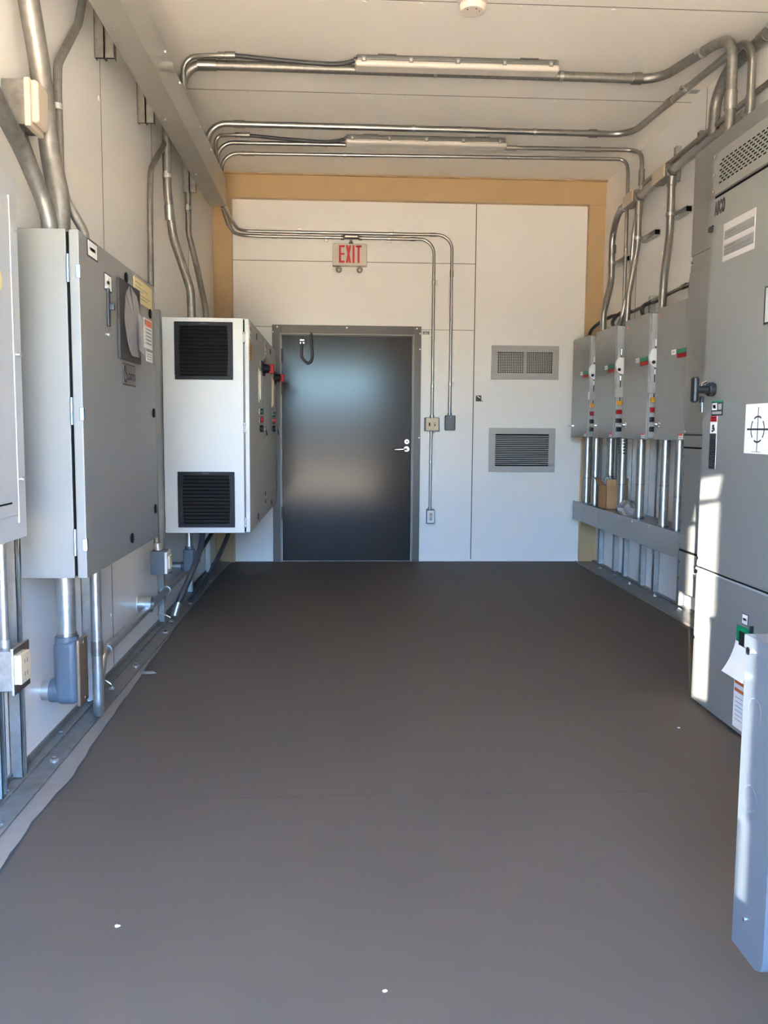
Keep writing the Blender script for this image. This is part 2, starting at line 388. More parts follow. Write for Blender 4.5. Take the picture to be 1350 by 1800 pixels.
# ------------------------------------------------------------------ back wall fittings
def grille(name, x0, x1, z0, z1, mode, label, ix, iz):
    g = thing(name, ((x0 + x1) / 2, YB, z0), label, 'vent')
    f = MB(); d = .022
    a0, a1, c0, c1 = x0 + ix, x1 - ix, z0 + iz, z1 - iz
    f.box(x0, x1, YB - d, YB, z0, c0, 'grille', .002).box(x0, x1, YB - d, YB, c1, z1, 'grille', .002).box(x0, a0, YB - d, YB, c0, c1, 'grille', .002).box(a1, x1, YB - d, YB, c0, c1, 'grille', .002)
    mk('grille_frame', f, None, g)
    mk('grille_recess', MB().box(a0, a1, YB - .003, YB - .0005, c0, c1, 'void'), None, g)
    bl = MB()
    if mode == 'grid':
        n = 30
        for i in range(1, n): bl.box(a0 + (a1 - a0) * i / n - .0028, a0 + (a1 - a0) * i / n + .0028, YB - .016, YB - .012, c0, c1, 'grille')
        for i in range(1, 13): bl.box(a0, a1, YB - .019, YB - .015, c0 + (c1 - c0) * i / 13 - .0028, c0 + (c1 - c0) * i / 13 + .0028, 'grille')
        xm = a0 + (a1 - a0) * .5; bl.box(xm - .009, xm + .009, YB - .022, YB - .01, c0, c1, 'grille')
    else:
        n = 17
        for i in range(1, n):
            zc = c0 + (c1 - c0) * i / n
            bl.prism([(YB - .018, zc - .0035), (YB - .018, zc + .0035), (YB - .005, zc + .001), (YB - .005, zc - .006)], 'X', a0, a1, 'grille')
    mk('grille_louvers', bl, None, g)
    return g
grille('vent_grille', 1.380, 2.004, 1.690, 1.996, 'grid', 'grey framed vent grille with a fine square grid, above the louvered one', .058, .058)
grille('vent_grille', 1.372, 1.990, .838, 1.245, 'louver', 'grey framed vent grille with horizontal louver slats, low on back wall', .058, .056)

ex = thing('exit_sign', (.075, YB, 2.60), 'white exit sign with red letters and two round lamp heads, above the door', 'exit sign')
mk('sign_body', MB().box(-.075, .232, YB - .075, YB - .002, 2.675, 2.868, 'signwhite', .008), None, ex)
lt = MB(); yl0, yl1 = YB - .0775, YB - .0748; zt, zb_ = 2.853, 2.700
def bar(x0, x1, z0, z1): lt.box(x0, x1, yl0, yl1, z0, z1, 'signred')
bar(-.018, .002, zb_, zt); bar(-.002, .034, zt - .018, zt); bar(-.002, .032, (zt + zb_) / 2 - .008, (zt + zb_) / 2 + .008); bar(-.002, .033, zb_, zb_ + .018)
lt.prism([(.044, zt), (.064, zt), (.092, zb_), (.072, zb_)], 'Y', yl0, yl1, 'signred'); lt.prism([(.072, zt), (.092, zt), (.064, zb_), (.044, zb_)], 'Y', yl0 - .0004, yl1, 'signred')
bar(.103, .122, zb_, zt); bar(.148, .167, zb_, zt); bar(.132, .184, zt - .018, zt)
mk('exit_letters', lt, None, ex)
for x in (-.018, .168):
    mk('lamp_head', MB().cyl((x, YB - .03, 2.675), (x, YB - .045, 2.652), .012, 'housing').cyl((x, YB - .03, 2.648), (x, YB - .085, 2.64), .027, 'housing', n=24, bev=.004).ball((x, YB - .083, 2.64), .021, 'lens', (1, .35, 1)), None, ex)
mk('mounting_stem', MB().cyl((.09, YB - .03, 2.862), (.09, YB - .03, 2.91), .012, 'conduit').cyl((.09, YB - .03, 2.868), (.09, YB - .03, 2.884), .02, 'dullpipe'), None, ex)

def conduit(path, r, label, m='conduit', fil=.12, cat='conduit', group=None, name='conduit', couplings=(), straps=(), smooth=False, n=14):
    o = mk(name, MB().tube(path, r, m, fil, smooth=smooth, n=n), None)
    tag(o, label, cat, group)
    for c in couplings:                      # (p0, p1[, extra radius])
        mk('coupling', MB().cyl(c[0], c[1], r + (c[2] if len(c) > 2 else .004), 'conduit' if m != 'greyfit' else m, n=18, bev=.0015), None, o)
    for sdef in straps:                      # (point, tangent axis, side vector)
        p, ax, sv = Vector(sdef[0]), sdef[1], Vector(sdef[2])
        d = {'X': Vector((.011, 0, 0)), 'Y': Vector((0, .011, 0)), 'Z': Vector((0, 0, .011))}[ax]
        q = MB().cyl(p - d, p + d, r + .0035, 'galv', n=18)
        w = p + sv * (r + .012); k = Vector((abs(d.x) + .009, abs(d.y) + .009, abs(d.z) + .009)) * 1.0
        if sv.length > 0: q.box(w.x - k.x, w.x + k.x, w.y - k.y, w.y + k.y, w.z - k.z, w.z + k.z, 'galv', .002)
        mk('strap', q, None, o)
    return o

zu, zl, yc = 2.968, 2.926, YB - .03
conduit([(-.935, 6.99, 3.02), (-.93, 7.5, 2.985), (-.90, yc - .01, zu), (-.7, yc, zu), (1.0, yc, zu), (1.0, yc, 1.355)], .0135,
        'thin steel conduit over the exit sign, bending down to the blank grey box', fil=.13,
        couplings=[((.80, yc, zu), (.86, yc, zu)), ((1.0, yc, 2.60), (1.0, yc, 2.66)), ((1.0, yc, 1.356), (1.0, yc, 1.38), .006)],
        straps=[((-.37, yc, zu), 'X', (0, 0, 1)), ((.45, yc, zu), 'X', (0, 0, 1)), ((1.0, yc, 1.64), 'Z', (1, 0, 0))])
conduit([(-.965, 7.19, 3.02), (-.96, 7.5, 2.95), (-.93, yc - .03, zl), (-.68, yc, zl), (.838, yc, zl), (.838, yc, 1.33)], .0135,
        'thin steel conduit with the oval fitting, bending down to the light switch', fil=.13,
        couplings=[((.62, yc, zl), (.67, yc, zl)), ((.838, yc, 1.33), (.838, yc, 1.355), .006), ((-.62, yc, zl), (-.57, yc, zl))],
        straps=[((-.13, yc, zl), 'X', (0, 0, -1)), ((.43, yc, zl), 'X', (0, 0, -1)), ((.838, yc, 2.55), 'Z', (1, 0, 0)), ((.838, yc, 1.62), 'Z', (1, 0, 0))])
conduit([(.832, yc, 1.215), (.828, yc, .485)], .0125, 'thin steel conduit between light switch and the outlet below it', fil=0,
        couplings=[((.832, yc, 1.19), (.832, yc, 1.214), .006), ((.828, yc, .486), (.828, yc, .51), .006)], straps=[((.83, yc, .93), 'Z', (1, 0, 0))])
cf = thing('conduit_fitting', (.093, YB, 2.9), 'oval conduit fitting centred above the exit sign', 'conduit fitting')
mk('fitting_body', MB().box(.02, .165, YB - .07, YB - .008, 2.912, 2.952, 'dullpipe', .018, 4).cyl((.0, yc, zl), (.03, yc, zl), .019, 'dullpipe').cyl((.155, yc, zl), (.188, yc, zl), .019, 'dullpipe'), None, cf)
mk('fitting_cover', MB().box(.032, .153, YB - .078, YB - .069, 2.918, 2.947, 'conduit', .010, 3), None, cf)

sw = thing('light_switch', (.838, YB, 1.21), 'two-gang light switch box with ivory plate, right of the door', 'light switch')
mk('switch_box', MB().box(.768, .903, YB - .06, YB - .002, 1.208, 1.335, 'greyfit', .006).box(.80, .822, YB - .03, YB - .004, 1.19, 1.208, 'galv').cyl((.86, YB - .02, 1.195), (.86, YB - .02, 1.208), .009, 'galv'), None, sw)
mk('switch_plate', MB().box(.781, .896, YB - .066, YB - .059, 1.216, 1.330, 'ivory', .004), None, sw)
for x in (.812, .862): mk('toggle', MB().box(x - .006, x + .006, YB - .067, YB - .065, 1.258, 1.288, 'void').box(x - .004, x + .004, YB - .08, YB - .064, 1.272, 1.284, 'ivory' if x > .84 else 'charcoal', .001), None, sw)
bb = thing('junction_box', (1.005, YB, 1.217), 'small blank grey junction box right of the light switch', 'junction box')
mk('box_body', MB().box(.957, 1.052, YB - .055, YB - .002, 1.218, 1.356, 'greyfit', .008, 3), None, bb)
mk('box_cover', MB().box(.972, 1.045, YB - .061, YB - .054, 1.232, 1.345, 'leaf', .004).cyl((1.008, YB - .061, 1.335), (1.008, YB - .064, 1.335), .004, 'chrome', n=10).cyl((1.008, YB - .061, 1.241), (1.008, YB - .064, 1.241), .004, 'chrome', n=10), None, bb)
ol = thing('power_outlet', (.835, YB, .355), 'white framed power outlet low on back wall, right of the door', 'outlet')
mk('outlet_box', MB().box(.796, .872, YB - .05, YB - .002, .356, .486, 'greyfit', .006).cyl((.80, YB - .02, .486), (.80, YB - .02, .494), .008, 'galv').cyl((.86, YB - .02, .486), (.86, YB - .02, .494), .008, 'galv'), None, ol)
mk('cover_plate', MB().box(.802, .868, YB - .056, YB - .049, .364, .480, 'paper', .004), None, ol)
so = MB().box(.822, .850, YB - .06, YB - .055, .386, .460, 'gasket', .002)
for z in (.402, .443):
    so.box(.829, .832, YB - .0605, YB - .0598, z - .006, z + .006, 'ink').box(.838, .841, YB - .0605, YB - .0598, z - .006, z + .006, 'ink')
mk('receptacle', so, None, ol)
th = thing('pull_latch', (1.27, YB, 1.485), 'small square black latch beside the vertical wall seam', 'latch')
mk('latch_body', MB().box(1.243, 1.293, YB - .014, YB - .001, 1.487, 1.540, 'black', .003), None, th)
mk('latch_lever', MB().tube([(1.255, YB - .018, 1.533), (1.277, YB - .02, 1.519)], .0035, 'chrome').ball((1.278, YB - .02, 1.518), .006, 'chrome'), None, th)
mk('latch_base', MB().box(1.293, 1.308, YB - .006, YB - .001, 1.487, 1.493, 'black'), None, th)
dp = thing('data_plate', (.775, YB, 2.08), 'tiny pale data plate beside the top corner of the door frame', 'label')
pl = MB().box(.742, .812, YB - .003, YB - .0005, 2.085, 2.120, 'panelgrey')
for i in range(3): pl.box(.752 + i * .02, .762 + i * .02, YB - .0036, YB - .0028, 2.097 + (i % 2) * .006, 2.110, 'ink')
mk('plate_sheet', pl, None, dp)

# ------------------------------------------------------------------ ceiling
ZC = 3.422
conduit([(-.968, 5.475, 3.15), (-.968, 5.475, ZC), (1.99, 5.50, ZC), (2.125, 5.02, ZC), (2.145, 4.80, ZC - .05), (2.145, 4.80, 2.70)], .0285,
        'thick weathered ceiling conduit running beside the nearest light fixture', 'dullpipe', fil=.16,
        couplings=[((-.87, 5.477, ZC), (-.76, 5.477, ZC), .005), ((1.82, 5.498, ZC), (1.88, 5.499, ZC), .007), ((2.145, 4.80, 2.99), (2.145, 4.80, 3.09), .006)],
        straps=[((-.86, 5.476, ZC), 'X', (0, 0, 0)), ((.58, 5.488, ZC), 'X', (0, 0, 0)), ((1.37, 5.495, ZC), 'X', (0, 0, 0)), ((2.105, 5.1, ZC), 'Y', (-1, 0, 0))])
conduit([(-.945, 5.40, 3.15), (-.945, 5.40, ZC + .01), (-.78, 5.37, ZC + .01), (-.68, 5.36, ZC + .01)], .0155,
        'short steel conduit elbow feeding the nearest light fixture', fil=.14,
        couplings=[((-.735, 5.365, ZC + .01), (-.70, 5.362, ZC + .01), .005), ((-.69, 5.361, ZC + .01), (-.63, 5.357, ZC + .01), .006)])
conduit([(-.968, 6.485, 3.15), (-.968, 6.485, ZC), (2.15, 6.497, ZC), (2.262, 5.15, ZC), (2.275, 4.84, ZC - .02), (2.275, 4.84, 2.72)], .0225,
        'long ceiling conduit in the gap between the two light fixtures', fil=.16,
        couplings=[((-.78, 6.486, ZC), (-.70, 6.486, ZC)), ((1.84, 6.496, ZC), (1.90, 6.496, ZC), .007), ((2.275, 4.84, 3.0), (2.275, 4.84, 3.09), .005), ((2.195, 5.9, ZC), (2.205, 5.8, ZC))],
        straps=[((.53, 6.49, ZC), 'X', (0, 0, 0)), ((1.43, 6.494, ZC), 'X', (0, 0, 0)), ((2.22, 5.62, ZC), 'Y', (-1, 0, 0))])
conduit([(-.95, 6.77, 3.15), (-.95, 6.77, ZC + .01), (-.84, 6.75, ZC + .01), (-.76, 6.745, ZC + .01)], .0145,
        'short steel conduit elbow feeding the farther light fixture', fil=.15,
        couplings=[((-.80, 6.747, ZC + .01), (-.77, 6.745, ZC + .01), .005), ((-.765, 6.745, ZC + .01), (-.69, 6.742, ZC + .01), .006)])
conduit([(-.96, 6.93, 3.15), (-.96, 6.93, 3.432), (2.325, 6.87, 3.432), (2.325, 6.72, 3.34), (2.325, 6.72, 3.09), (2.27, 6.70, 2.75), (2.285, 6.78, 2.45), (2.25, 6.85, 2.13), (2.20, 6.82, 2.03)], .0165,
        'thin ceiling conduit just behind the farther light fixture, dropping down right wall', fil=.12,
        couplings=[((1.30, 6.894, 3.432), (1.38, 6.892, 3.432)), ((1.92, 6.88, 3.432), (2.04, 6.877, 3.432)), ((2.325, 6.72, 3.12), (2.325, 6.72, 3.24), .007)],
        straps=[((-.12, 6.93, 3.432), 'X', (0, 0, 0))])
conduit([(-.965, 7.19, 3.0), (-.965, 7.19, 3.432), (2.328, 7.10, 3.432), (2.328, 7.05, 3.30), (2.325, 7.04, 2.28), (2.30, 6.98, 2.14), (2.26, 6.94, 2.03)], .0145,
        'thin ceiling conduit nearest the tan beam, dropping down right wall', fil=.13,
        couplings=[((-.80, 7.185, 3.432), (-.70, 7.182, 3.432)), ((2.328, 7.045, 3.02), (2.328, 7.045, 3.10), .005)],
        straps=[((.03, 7.165, 3.432), 'X', (0, 0, 0)), ((1.36, 7.13, 3.432), 'X', (0, 0, 0)), ((2.325, 7.04, 2.66), 'Z', (0, -1, 0))])

def make_light():
    L = thing('light_fixture', (.70, 5.39, 3.385), 'nearer of the two long vapour-tight ceiling lights', 'ceiling light', 'ceiling lights')
    mk('housing', MB().box(.09, 1.315, 5.343, 5.437, 3.425, 3.458, 'housing', .010, 3).cyl((.075, 5.39, 3.44), (.10, 5.39, 3.44), .014, 'housing'), None, L)
    mk('diffuser', MB().box(.082, 1.325, 5.336, 5.444, 3.388, 3.428, 'diffuser', .018, 5), None, L)
    for i in range(5):
        x = .135 + i * .283
        for y, sgn in ((5.335, -1), (5.445, 1)):
            mk('clip', MB().box(x - .013, x + .013, y - .003, y + .003, 3.412, 3.446, 'dullpipe', .002).box(x - .007, x + .007, y + sgn * .003 - .002, y + sgn * .003 + .002, 3.418, 3.435, 'galv', .001), None, L)
    mk('mounting_bracket', MB().box(.22, .33, 5.338, 5.442, 3.455, 3.46, 'dullpipe'), None, L)
    mk('mounting_bracket', MB().box(1.08, 1.19, 5.338, 5.442, 3.455, 3.46, 'dullpipe'), None, L)
    mk('flexible_cord', MB().tube([(-.64, 5.357, ZC + .01), (-.4, 5.355, ZC - .008), (-.12, 5.365, ZC - .02), (.0, 5.38, ZC - .01), (.085, 5.39, ZC + .015)], .0125, 'rubber', smooth=True), None, L)
    return L
L1 = make_light()
dup(L1, (-.05, 1.395, 0), 'farther of the two long vapour-tight ceiling lights')
sm = thing('smoke_detector', (.685, 4.665, 3.40), 'round cream smoke detector on the ceiling', 'smoke detector')
mk('detector_base', MB().cyl((.685, 4.665, 3.46), (.685, 4.665, 3.445), .078, 'smoke', n=32, bev=.003), None, sm)
mk('detector_head', MB().cyl((.685, 4.665, 3.445), (.685, 4.665, 3.425), .062, 'smoke', r2=.074, n=32).cyl((.685, 4.665, 3.426), (.685, 4.665, 3.40), .074, 'smoke', r2=.060, n=32, bev=.004), None, sm)
mk('detector_vent', MB().cyl((.655, 4.64, 3.401), (.655, 4.64, 3.398), .004, 'ink', n=8).cyl((.70, 4.63, 3.401), (.70, 4.63, 3.398), .004, 'ink', n=8).cyl((.72, 4.655, 3.401), (.72, 4.655, 3.398), .003, 'ink', n=8), None, sm)

# ------------------------------------------------------------------ left wall: trough, brackets
tr = thing('cable_trough', (-.97, 4.0, 2.97), 'long grey sheet-metal cable trough hung below the ceiling along left wall', 'cable trough')
mk('trough_body', MB().box(-1.04, -.907, .9, 7.0, 2.97, 3.18, 'greyd', .002), None, tr)
sc = MB()
for y in (1.9, 2.6, 3.3, 4.02, 4.65, 5.05, 5.75, 6.20, 6.9): sc.cyl((-.907, y, 3.15), (-.902, y, 3.15), .007, 'galv', n=8)
for y in (4.0, 5.1, 6.15): sc.cyl((-1.0, y, 2.97), (-1.0, y, 2.964), .007, 'galv', n=8)
mk('trough_screw', sc, None, tr)
def bracket(y, z0, label):
    o = thing('strut_bracket', (-1.085, y + .02, z0), label, 'bracket', 'strut brackets under the cable trough')
    for (a, b_, top) in ((XL, -1.0875, 3.20), (-1.0835, -1.041, 3.20)):
        mk('strut_channel', MB().box(a, b_, y, y + .0025, z0, top, 'dullpipe').box(a, a + .0025, y, y + .041, z0, top, 'dullpipe').box(b_ - .0025, b_, y, y + .041, z0, top, 'dullpipe').box(a, b_, y + .012, y + .014, z0, top, 'void'), None, o)
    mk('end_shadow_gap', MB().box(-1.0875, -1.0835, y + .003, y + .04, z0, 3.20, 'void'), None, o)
    return o
bracket(4.155, 2.91, 'double strut bracket under the cable trough, nearest the camera')
bracket(4.99, 2.91, 'double strut bracket under the cable trough, middle of three')
bracket(6.37, 2.905, 'double strut bracket under the cable trough, farthest back')

def strut_bar(y, z0, z1, x0=XL, x1=XL + .041, side=1, mt='galv'):
    m_ = MB(); w = .041
    lo, hi = min(x0, x1), max(x0, x1)
    wallx = lo if side > 0 else hi
    a0, a1 = (lo, lo + .0025) if side > 0 else (hi - .0025, hi)
    f0, f1 = (hi - .0025, hi) if side > 0 else (lo, lo + .0025)
    m_.box(a0, a1, y, y + w, z0, z1, mt).box(lo, hi, y, y + .0025, z0, z1, mt).box(lo, hi, y + w - .0025, y + w, z0, z1, mt)
    m_.box(f0, f1, y, y + .010, z0, z1, mt).box(f0, f1, y + w - .010, y + w, z0, z1, mt)
    return m_
LB_ = [(2.72, .02, 1.85, 'leftmost upright strut, partly behind the socket box'), (2.895, .02, 1.8, 'tall stained strut left of the big grey control cabinet'), (3.74, .02, .75, 'short strut behind the looped conduit under the grey control cabinet'),
       (5.285, .02, 1.93, 'upright strut between grey cabinet and white cabinet'), (6.27, .02, .6, 'first upright strut under the white cabinets'), (7.15, .02, .6, 'second upright strut under the white cabinets, near the corner')]
for (y, a, b_, lab) in LB_:
    tag(mk('upright_strut', strut_bar(y, a, b_, mt='greydisc' if y == 5.285 else 'galv')), lab, 'strut', 'struts on left wall')

# ------------------------------------------------------------------ left wall: conduits above the big cabinet
conduit([(-1.075, 3.10, 3.40), (-1.075, 3.12, 2.74), (-1.065, 3.21, 2.50), (-1.055, 3.27, 2.20), (-1.02, 3.25, 2.03), (-1.02, 3.24, 1.873)], .036,
        'thickest conduit dropping into the top of the grey control cabinet', 'dullpipe', fil=.3, couplings=[((-1.02, 3.24, 1.874), (-1.02, 3.24, 1.93), .005)], n=20)
conduit([(-1.095, 3.87, 3.30), (-1.095, 3.87, 3.03), (-1.095, 3.80, 2.90), (-1.095, 3.51, 2.62), (-1.09, 3.48, 2.5), (-1.06, 3.385, 2.18), (-1.01, 3.29, 2.05), (-.945, 3.28, 1.94), (-.935, 3.265, 1.873)], .017,
        'kinked thin conduit strapped to left wall above the grey control cabinet', 'dullpipe', fil=.12, straps=[((-1.085, 3.455, 2.44), 'Z', (-1, 0, 0))])
conduit([(-1.065, 2.35, 2.45), (-1.065, 2.83, 2.215), (-1.06, 3.0, 2.14), (-1.035, 3.10, 2.02), (-1.02, 3.13, 1.94), (-1.02, 3.13, 1.873)], .028,
        'slanting dark conduit from far left into the grey control cabinet', 'dullpipe', fil=.2)
conduit([(-1.10, 3.10, 2.24), (-1.095, 3.19, 2.16), (-1.085, 3.27, 2.08), (-1.06, 3.42, 1.97), (-1.05, 3.44, 1.873)], .0165,
        'thin conduit from the cream-covered box down to the grey control cabinet', 'dullpipe', fil=.15)
jb = thing('junction_box', (-1.06, 3.1, 2.225), 'grey junction box with cream cover high on left wall', 'junction box')
mk('box_body', MB().box(XL + .001, -1.055, 3.02, 3.14, 2.228, 2.375, 'dullpipe', .004).cyl((-1.09, 3.06, 2.20), (-1.09, 3.06, 2.23), .017, 'dullpipe'), None, jb)
mk('box_cover', MB().box(-1.055, -1.035, 3.015, 3.145, 2.222, 2.380, 'cream', .004).box(-1.04, -1.012, 3.025, 3.135, 2.236, 2.378, 'cream', .014, 4), None, jb)

conduit([(-1.09, 5.56, 3.12), (-1.09, 5.56, 2.99), (-1.09, 5.12, 2.70), (-1.09, 5.09, 2.55), (-1.09, 5.05, 1.85), (-1.07, 5.0, .53)], .0165,
        'thin kinked conduit descending behind the grey cabinet to the low grey box', 'dullpipe', fil=.14)
conduit([(-1.08, 5.54, 3.10), (-1.08, 5.54, 2.70), (-1.06, 5.60, 2.42), (-.955, 5.60, 2.1), (-.95, 5.60, 1.893)], .0265,
        'thick conduit from the trough into the first white cabinet', 'dullpipe', fil=.3,
        couplings=[((-1.075, 5.555, 2.61), (-1.072, 5.57, 2.52), .003)], straps=[((-1.08, 5.54, 2.78), 'Z', (0, -1, 0))])
conduit([(-1.10, 6.40, 3.0), (-1.10, 6.40, 2.62), (-1.05, 6.42, 2.4), (-.97, 6.30, 2.08), (-.96, 6.28, 1.893)], .021,
        'conduit from the farthest strut bracket into the first white cabinet', 'dullpipe', fil=.3, straps=[((-1.10, 6.40, 2.80), 'Z', (0, -1, 0))])

# ------------------------------------------------------------------ left wall: big grey control cabinet
CF, CB = -.865, -1.089
Y0, Y1, Z0, Z1 = 2.94, 4.08, .705, 1.873
cab = thing('control_cabinet', ((CF + CB) / 2, (Y0 + Y1) / 2, Z0), 'large grey wall-hung control cabinet with dark film-covered screen', 'electrical cabinet')
mk('body', MB().box(CB, -.908, Y0, Y1, Z0, Z1, 'grey', .003), None, cab)
mk('door_gap', MB().box(-.909, -.896, Y0 + .008, Y1 - .008, Z0 + .008, Z1 - .008, 'void'), None, cab)
dr = mk('door', MB().box(-.898, CF, Y0 - .002, Y1 + .002, Z0, Z1 - .002, 'grey', .004), None, cab)
for z in (1.745, 1.275, .83):
    mk('hinge', MB().cyl((-.902, Y0 - .006, z - .045), (-.902, Y0 - .006, z + .045), .006, 'hingeblue', n=12).box(-.908, -.896, Y0 - .008, Y0 + .002, z + .026, z + .046, 'hingeblue', .002).box(-.908, -.896, Y0 - .008, Y0 + .002, z - .046, z - .026, 'hingeblue', .002).box(-.878, CF + .002, Y0 - .005, Y0 + .012, z - .03, z + .012, 'hingeblue', .002), None, cab)
def lbl(parent, name, face, x, y0, y1, z0, z1, base, rows, frame=True, color='ink', nlines=3):
    """flat label on a face of constant x with printed line blocks"""
    d = .0016 if face == 'L' else -.0016
    q = MB(); on_x(q, x, d, y0, y1, z0, z1, base)
    e = x + d; dd = d * .35
    for (a, b_, c, f_, mm) in rows:     # fractions: from left, right, bottom, top as seen
        if face == 'L': ya, yb = y0 + (y1 - y0) * a, y0 + (y1 - y0) * b_
        else: ya, yb = y1 - (y1 - y0) * a, y1 - (y1 - y0) * b_
        on_x(q, e, dd, ya, yb, z0 + (z1 - z0) * c, z0 + (z1 - z0) * f_, mm)
    return mk(name, q, None, parent)
lbl(dr, 'name_tag', 'L', CF, 3.03, 3.155, 1.805, 1.865, 'ink', [(.06, .94, .08, .92, 'paper'), (.25, .75, .4, .6, 'greyink')])
lbl(dr, 'name_tag', 'L', CF, 3.235, 3.335, 1.725, 1.788, 'ink', [(.06, .94, .08, .92, 'paper'), (.3, .7, .4, .62, 'greyink')])
mk('selector_handle', MB().box(CF, CF + .008, 3.262, 3.292, 1.595, 1.735, 'black', .003).box(CF + .006, CF + .026, 3.268, 3.288, 1.655, 1.68, 'black', .004), None, dr)
for z in (1.765, 1.565): mk('stud', MB().cyl((CF, 3.275, z), (CF + .006, 3.275, z), .007, 'galv', n=10), None, dr)
scn = mk('display_screen', MB().box(CF, CF + .012, 3.405, 3.75, 1.49, 1.80, 'screen', .003), None, dr)
f1 = MB(); xf = CF + .014
for (pts) in [[(3.47, 1.75), (3.55, 1.79), (3.66, 1.765), (3.74, 1.68), (3.745, 1.56), (3.70, 1.515), (3.56, 1.51), (3.49, 1.55), (3.455, 1.65)]]:
    cx, cz = 3.60, 1.64
    for i in range(len(pts)):
        a, b_ = pts[i], pts[(i + 1) % len(pts)]
        f1.quad([(xf + .012, cx, cz), (xf + random.uniform(0, .008), a[0], a[1]), (xf + .004, (a[0] + b_[0]) / 2, (a[1] + b_[1]) / 2), (xf + random.uniform(0, .008), b_[0], b_[1])], 'film')
f1.quad([(xf, 3.70, 1.70), (xf + .012, 3.80, 1.68), (xf + .012, 3.80, 1.52), (xf, 3.71, 1.55)], 'film')
mk('protective_film', f1, None, scn)
lbl(dr, 'notice_label', 'L', CF, 3.69, 4.03, 1.755, 1.852, 'labelyellow', [(.06, .4, .80, .86, 'greyink'), (.06, .75, .62, .66, 'greyink'), (.06, .5, .5, .54, 'greyink'), (.06, .85, .34, .38, 'greyink'), (.06, .7, .2, .24, 'greyink')])
lbl(dr, 'warning_label', 'L', CF, 3.86, 4.02, 1.575, 1.705, 'paper', [(.06, .95, .74, .96, 'orange'), (.10, .22, .79, .92, 'ink')] + [(.12, .9, .62 - i * .12, .68 - i * .12, 'greyink') for i in range(5)])
lbl(dr, 'warning_label', 'L', CF, 3.895, 4.02, 1.518, 1.562, 'paper', [(.1, .9, .7 - i * .25, .78 - i * .25, 'greyink') for i in range(3)])
for (y, z) in [(3.555, 1.822), (3.985, 1.735), (4.02, 1.29), (4.02, .845), (3.565, .765)]:
    mk('quarter_turn_latch', MB().cyl((CF, y, z), (CF + .006, y, z), .021, 'void', n=20, bev=.002).box(CF + .004, CF + .009, y - .003, y + .003, z - .014, z + .014, 'charcoal'), None, dr)
np_ = MB().box(CF, CF + .003, 3.462, 3.678, 1.392, 1.478, 'ink').box(CF + .002, CF + .004, 3.466, 3.674, 1.396, 1.474, 'plate')
xe = CF + .0046
np_.tube([(xe, 3.50, 1.468), (xe, 3.478, 1.45), (xe, 3.477, 1.42), (xe, 3.495, 1.403), (xe, 3.512, 1.406)], .0022, 'ink', smooth=True, n=6)
np_.prism([(3.508, 1.463), (3.500, 1.448), (3.522, 1.430), (3.515, 1.45)], 'X', xe - .001, xe + .001, 'ink').cyl((xe - .001, 3.508, 1.409), (xe + .001, 3.508, 1.409), .007, 'ink', n=12)
tm = text_mesh('LGSTD', .040, .0006, .0012)
np_.raw(tm, mtx_face('L', xe, 3.595, 1.427, 1.22, .95), 'ink')
mk('name_plate', np_, None, dr)

# the near grey panel cut by the left edge of the picture
pn = thing('breaker_panel', (-1.03, 2.1, .88), 'flat light grey breaker panel cut off by the left edge', 'electrical panel')
mk('body', MB().box(-1.089, -.99, 1.65, 2.70, .890, 1.95, 'panelgrey', .003), None, pn)
mk('front_trim', MB().box(-.992, -.98, 1.64, 2.71, .880, 1.96, 'panelgrey', .003), None, pn)
mk('inner_door', MB().box(-.981, -.977, 1.72, 2.635, .955, 1.89, 'panelgrey', .0015), None, pn)
mk('piano_hinge', MB().cyl((-.979, 2.642, .93), (-.979, 2.642, 1.90), .0035, 'panelgrey', n=10), None, pn)
mk('latch_slot', MB().box(-.977, -.9755, 2.40, 2.585, .992, .997, 'void'), None, pn)
mk('paper_label', MB().cyl((-.977, 2.53, 1.64), (-.975, 2.53, 1.64), .035, 'labelyellow', n=24), None, pn)
for z in (1.81, 1.44, 1.06): mk('trim_screw', MB().cyl((-.98, 2.685, z), (-.974, 2.685, z), .0075, 'chrome', n=12), None, pn)

# socket box on the near strut
sb = thing('power_outlet', (-1.04, 2.68, .40), 'grey outlet box with ivory receptacle on the leftmost strut', 'outlet')
mk('outlet_box', MB().box(-1.085, -1.005, 2.615, 2.73, .408, .535, 'dullpipe', .004).cyl((-1.045, 2.67, .535), (-1.045, 2.67, .56), .018, 'galv'), None, sb)
mk('cover_plate', MB().box(-1.006, -.996, 2.605, 2.74, .398, .545, 'chrome', .003), None, sb)
mk('receptacle', MB().box(-.997, -.983, 2.632, 2.712, .425, .518, 'ivory', .003).box(-.9835, -.9825, 2.66, 2.663, .445, .46, 'ink').box(-.9835, -.9825, 2.68, 2.683, .445, .46, 'ink').box(-.9835, -.9825, 2.66, 2.663, .485, .50, 'ink').box(-.9835, -.9825, 2.68, 2.683, .485, .50, 'ink'), None, sb)
conduit([(-1.045, 2.67, .555), (-1.045, 2.67, .90)], .0125, 'thin pipe between leftmost outlet box and the breaker panel', 'galv', fil=0)

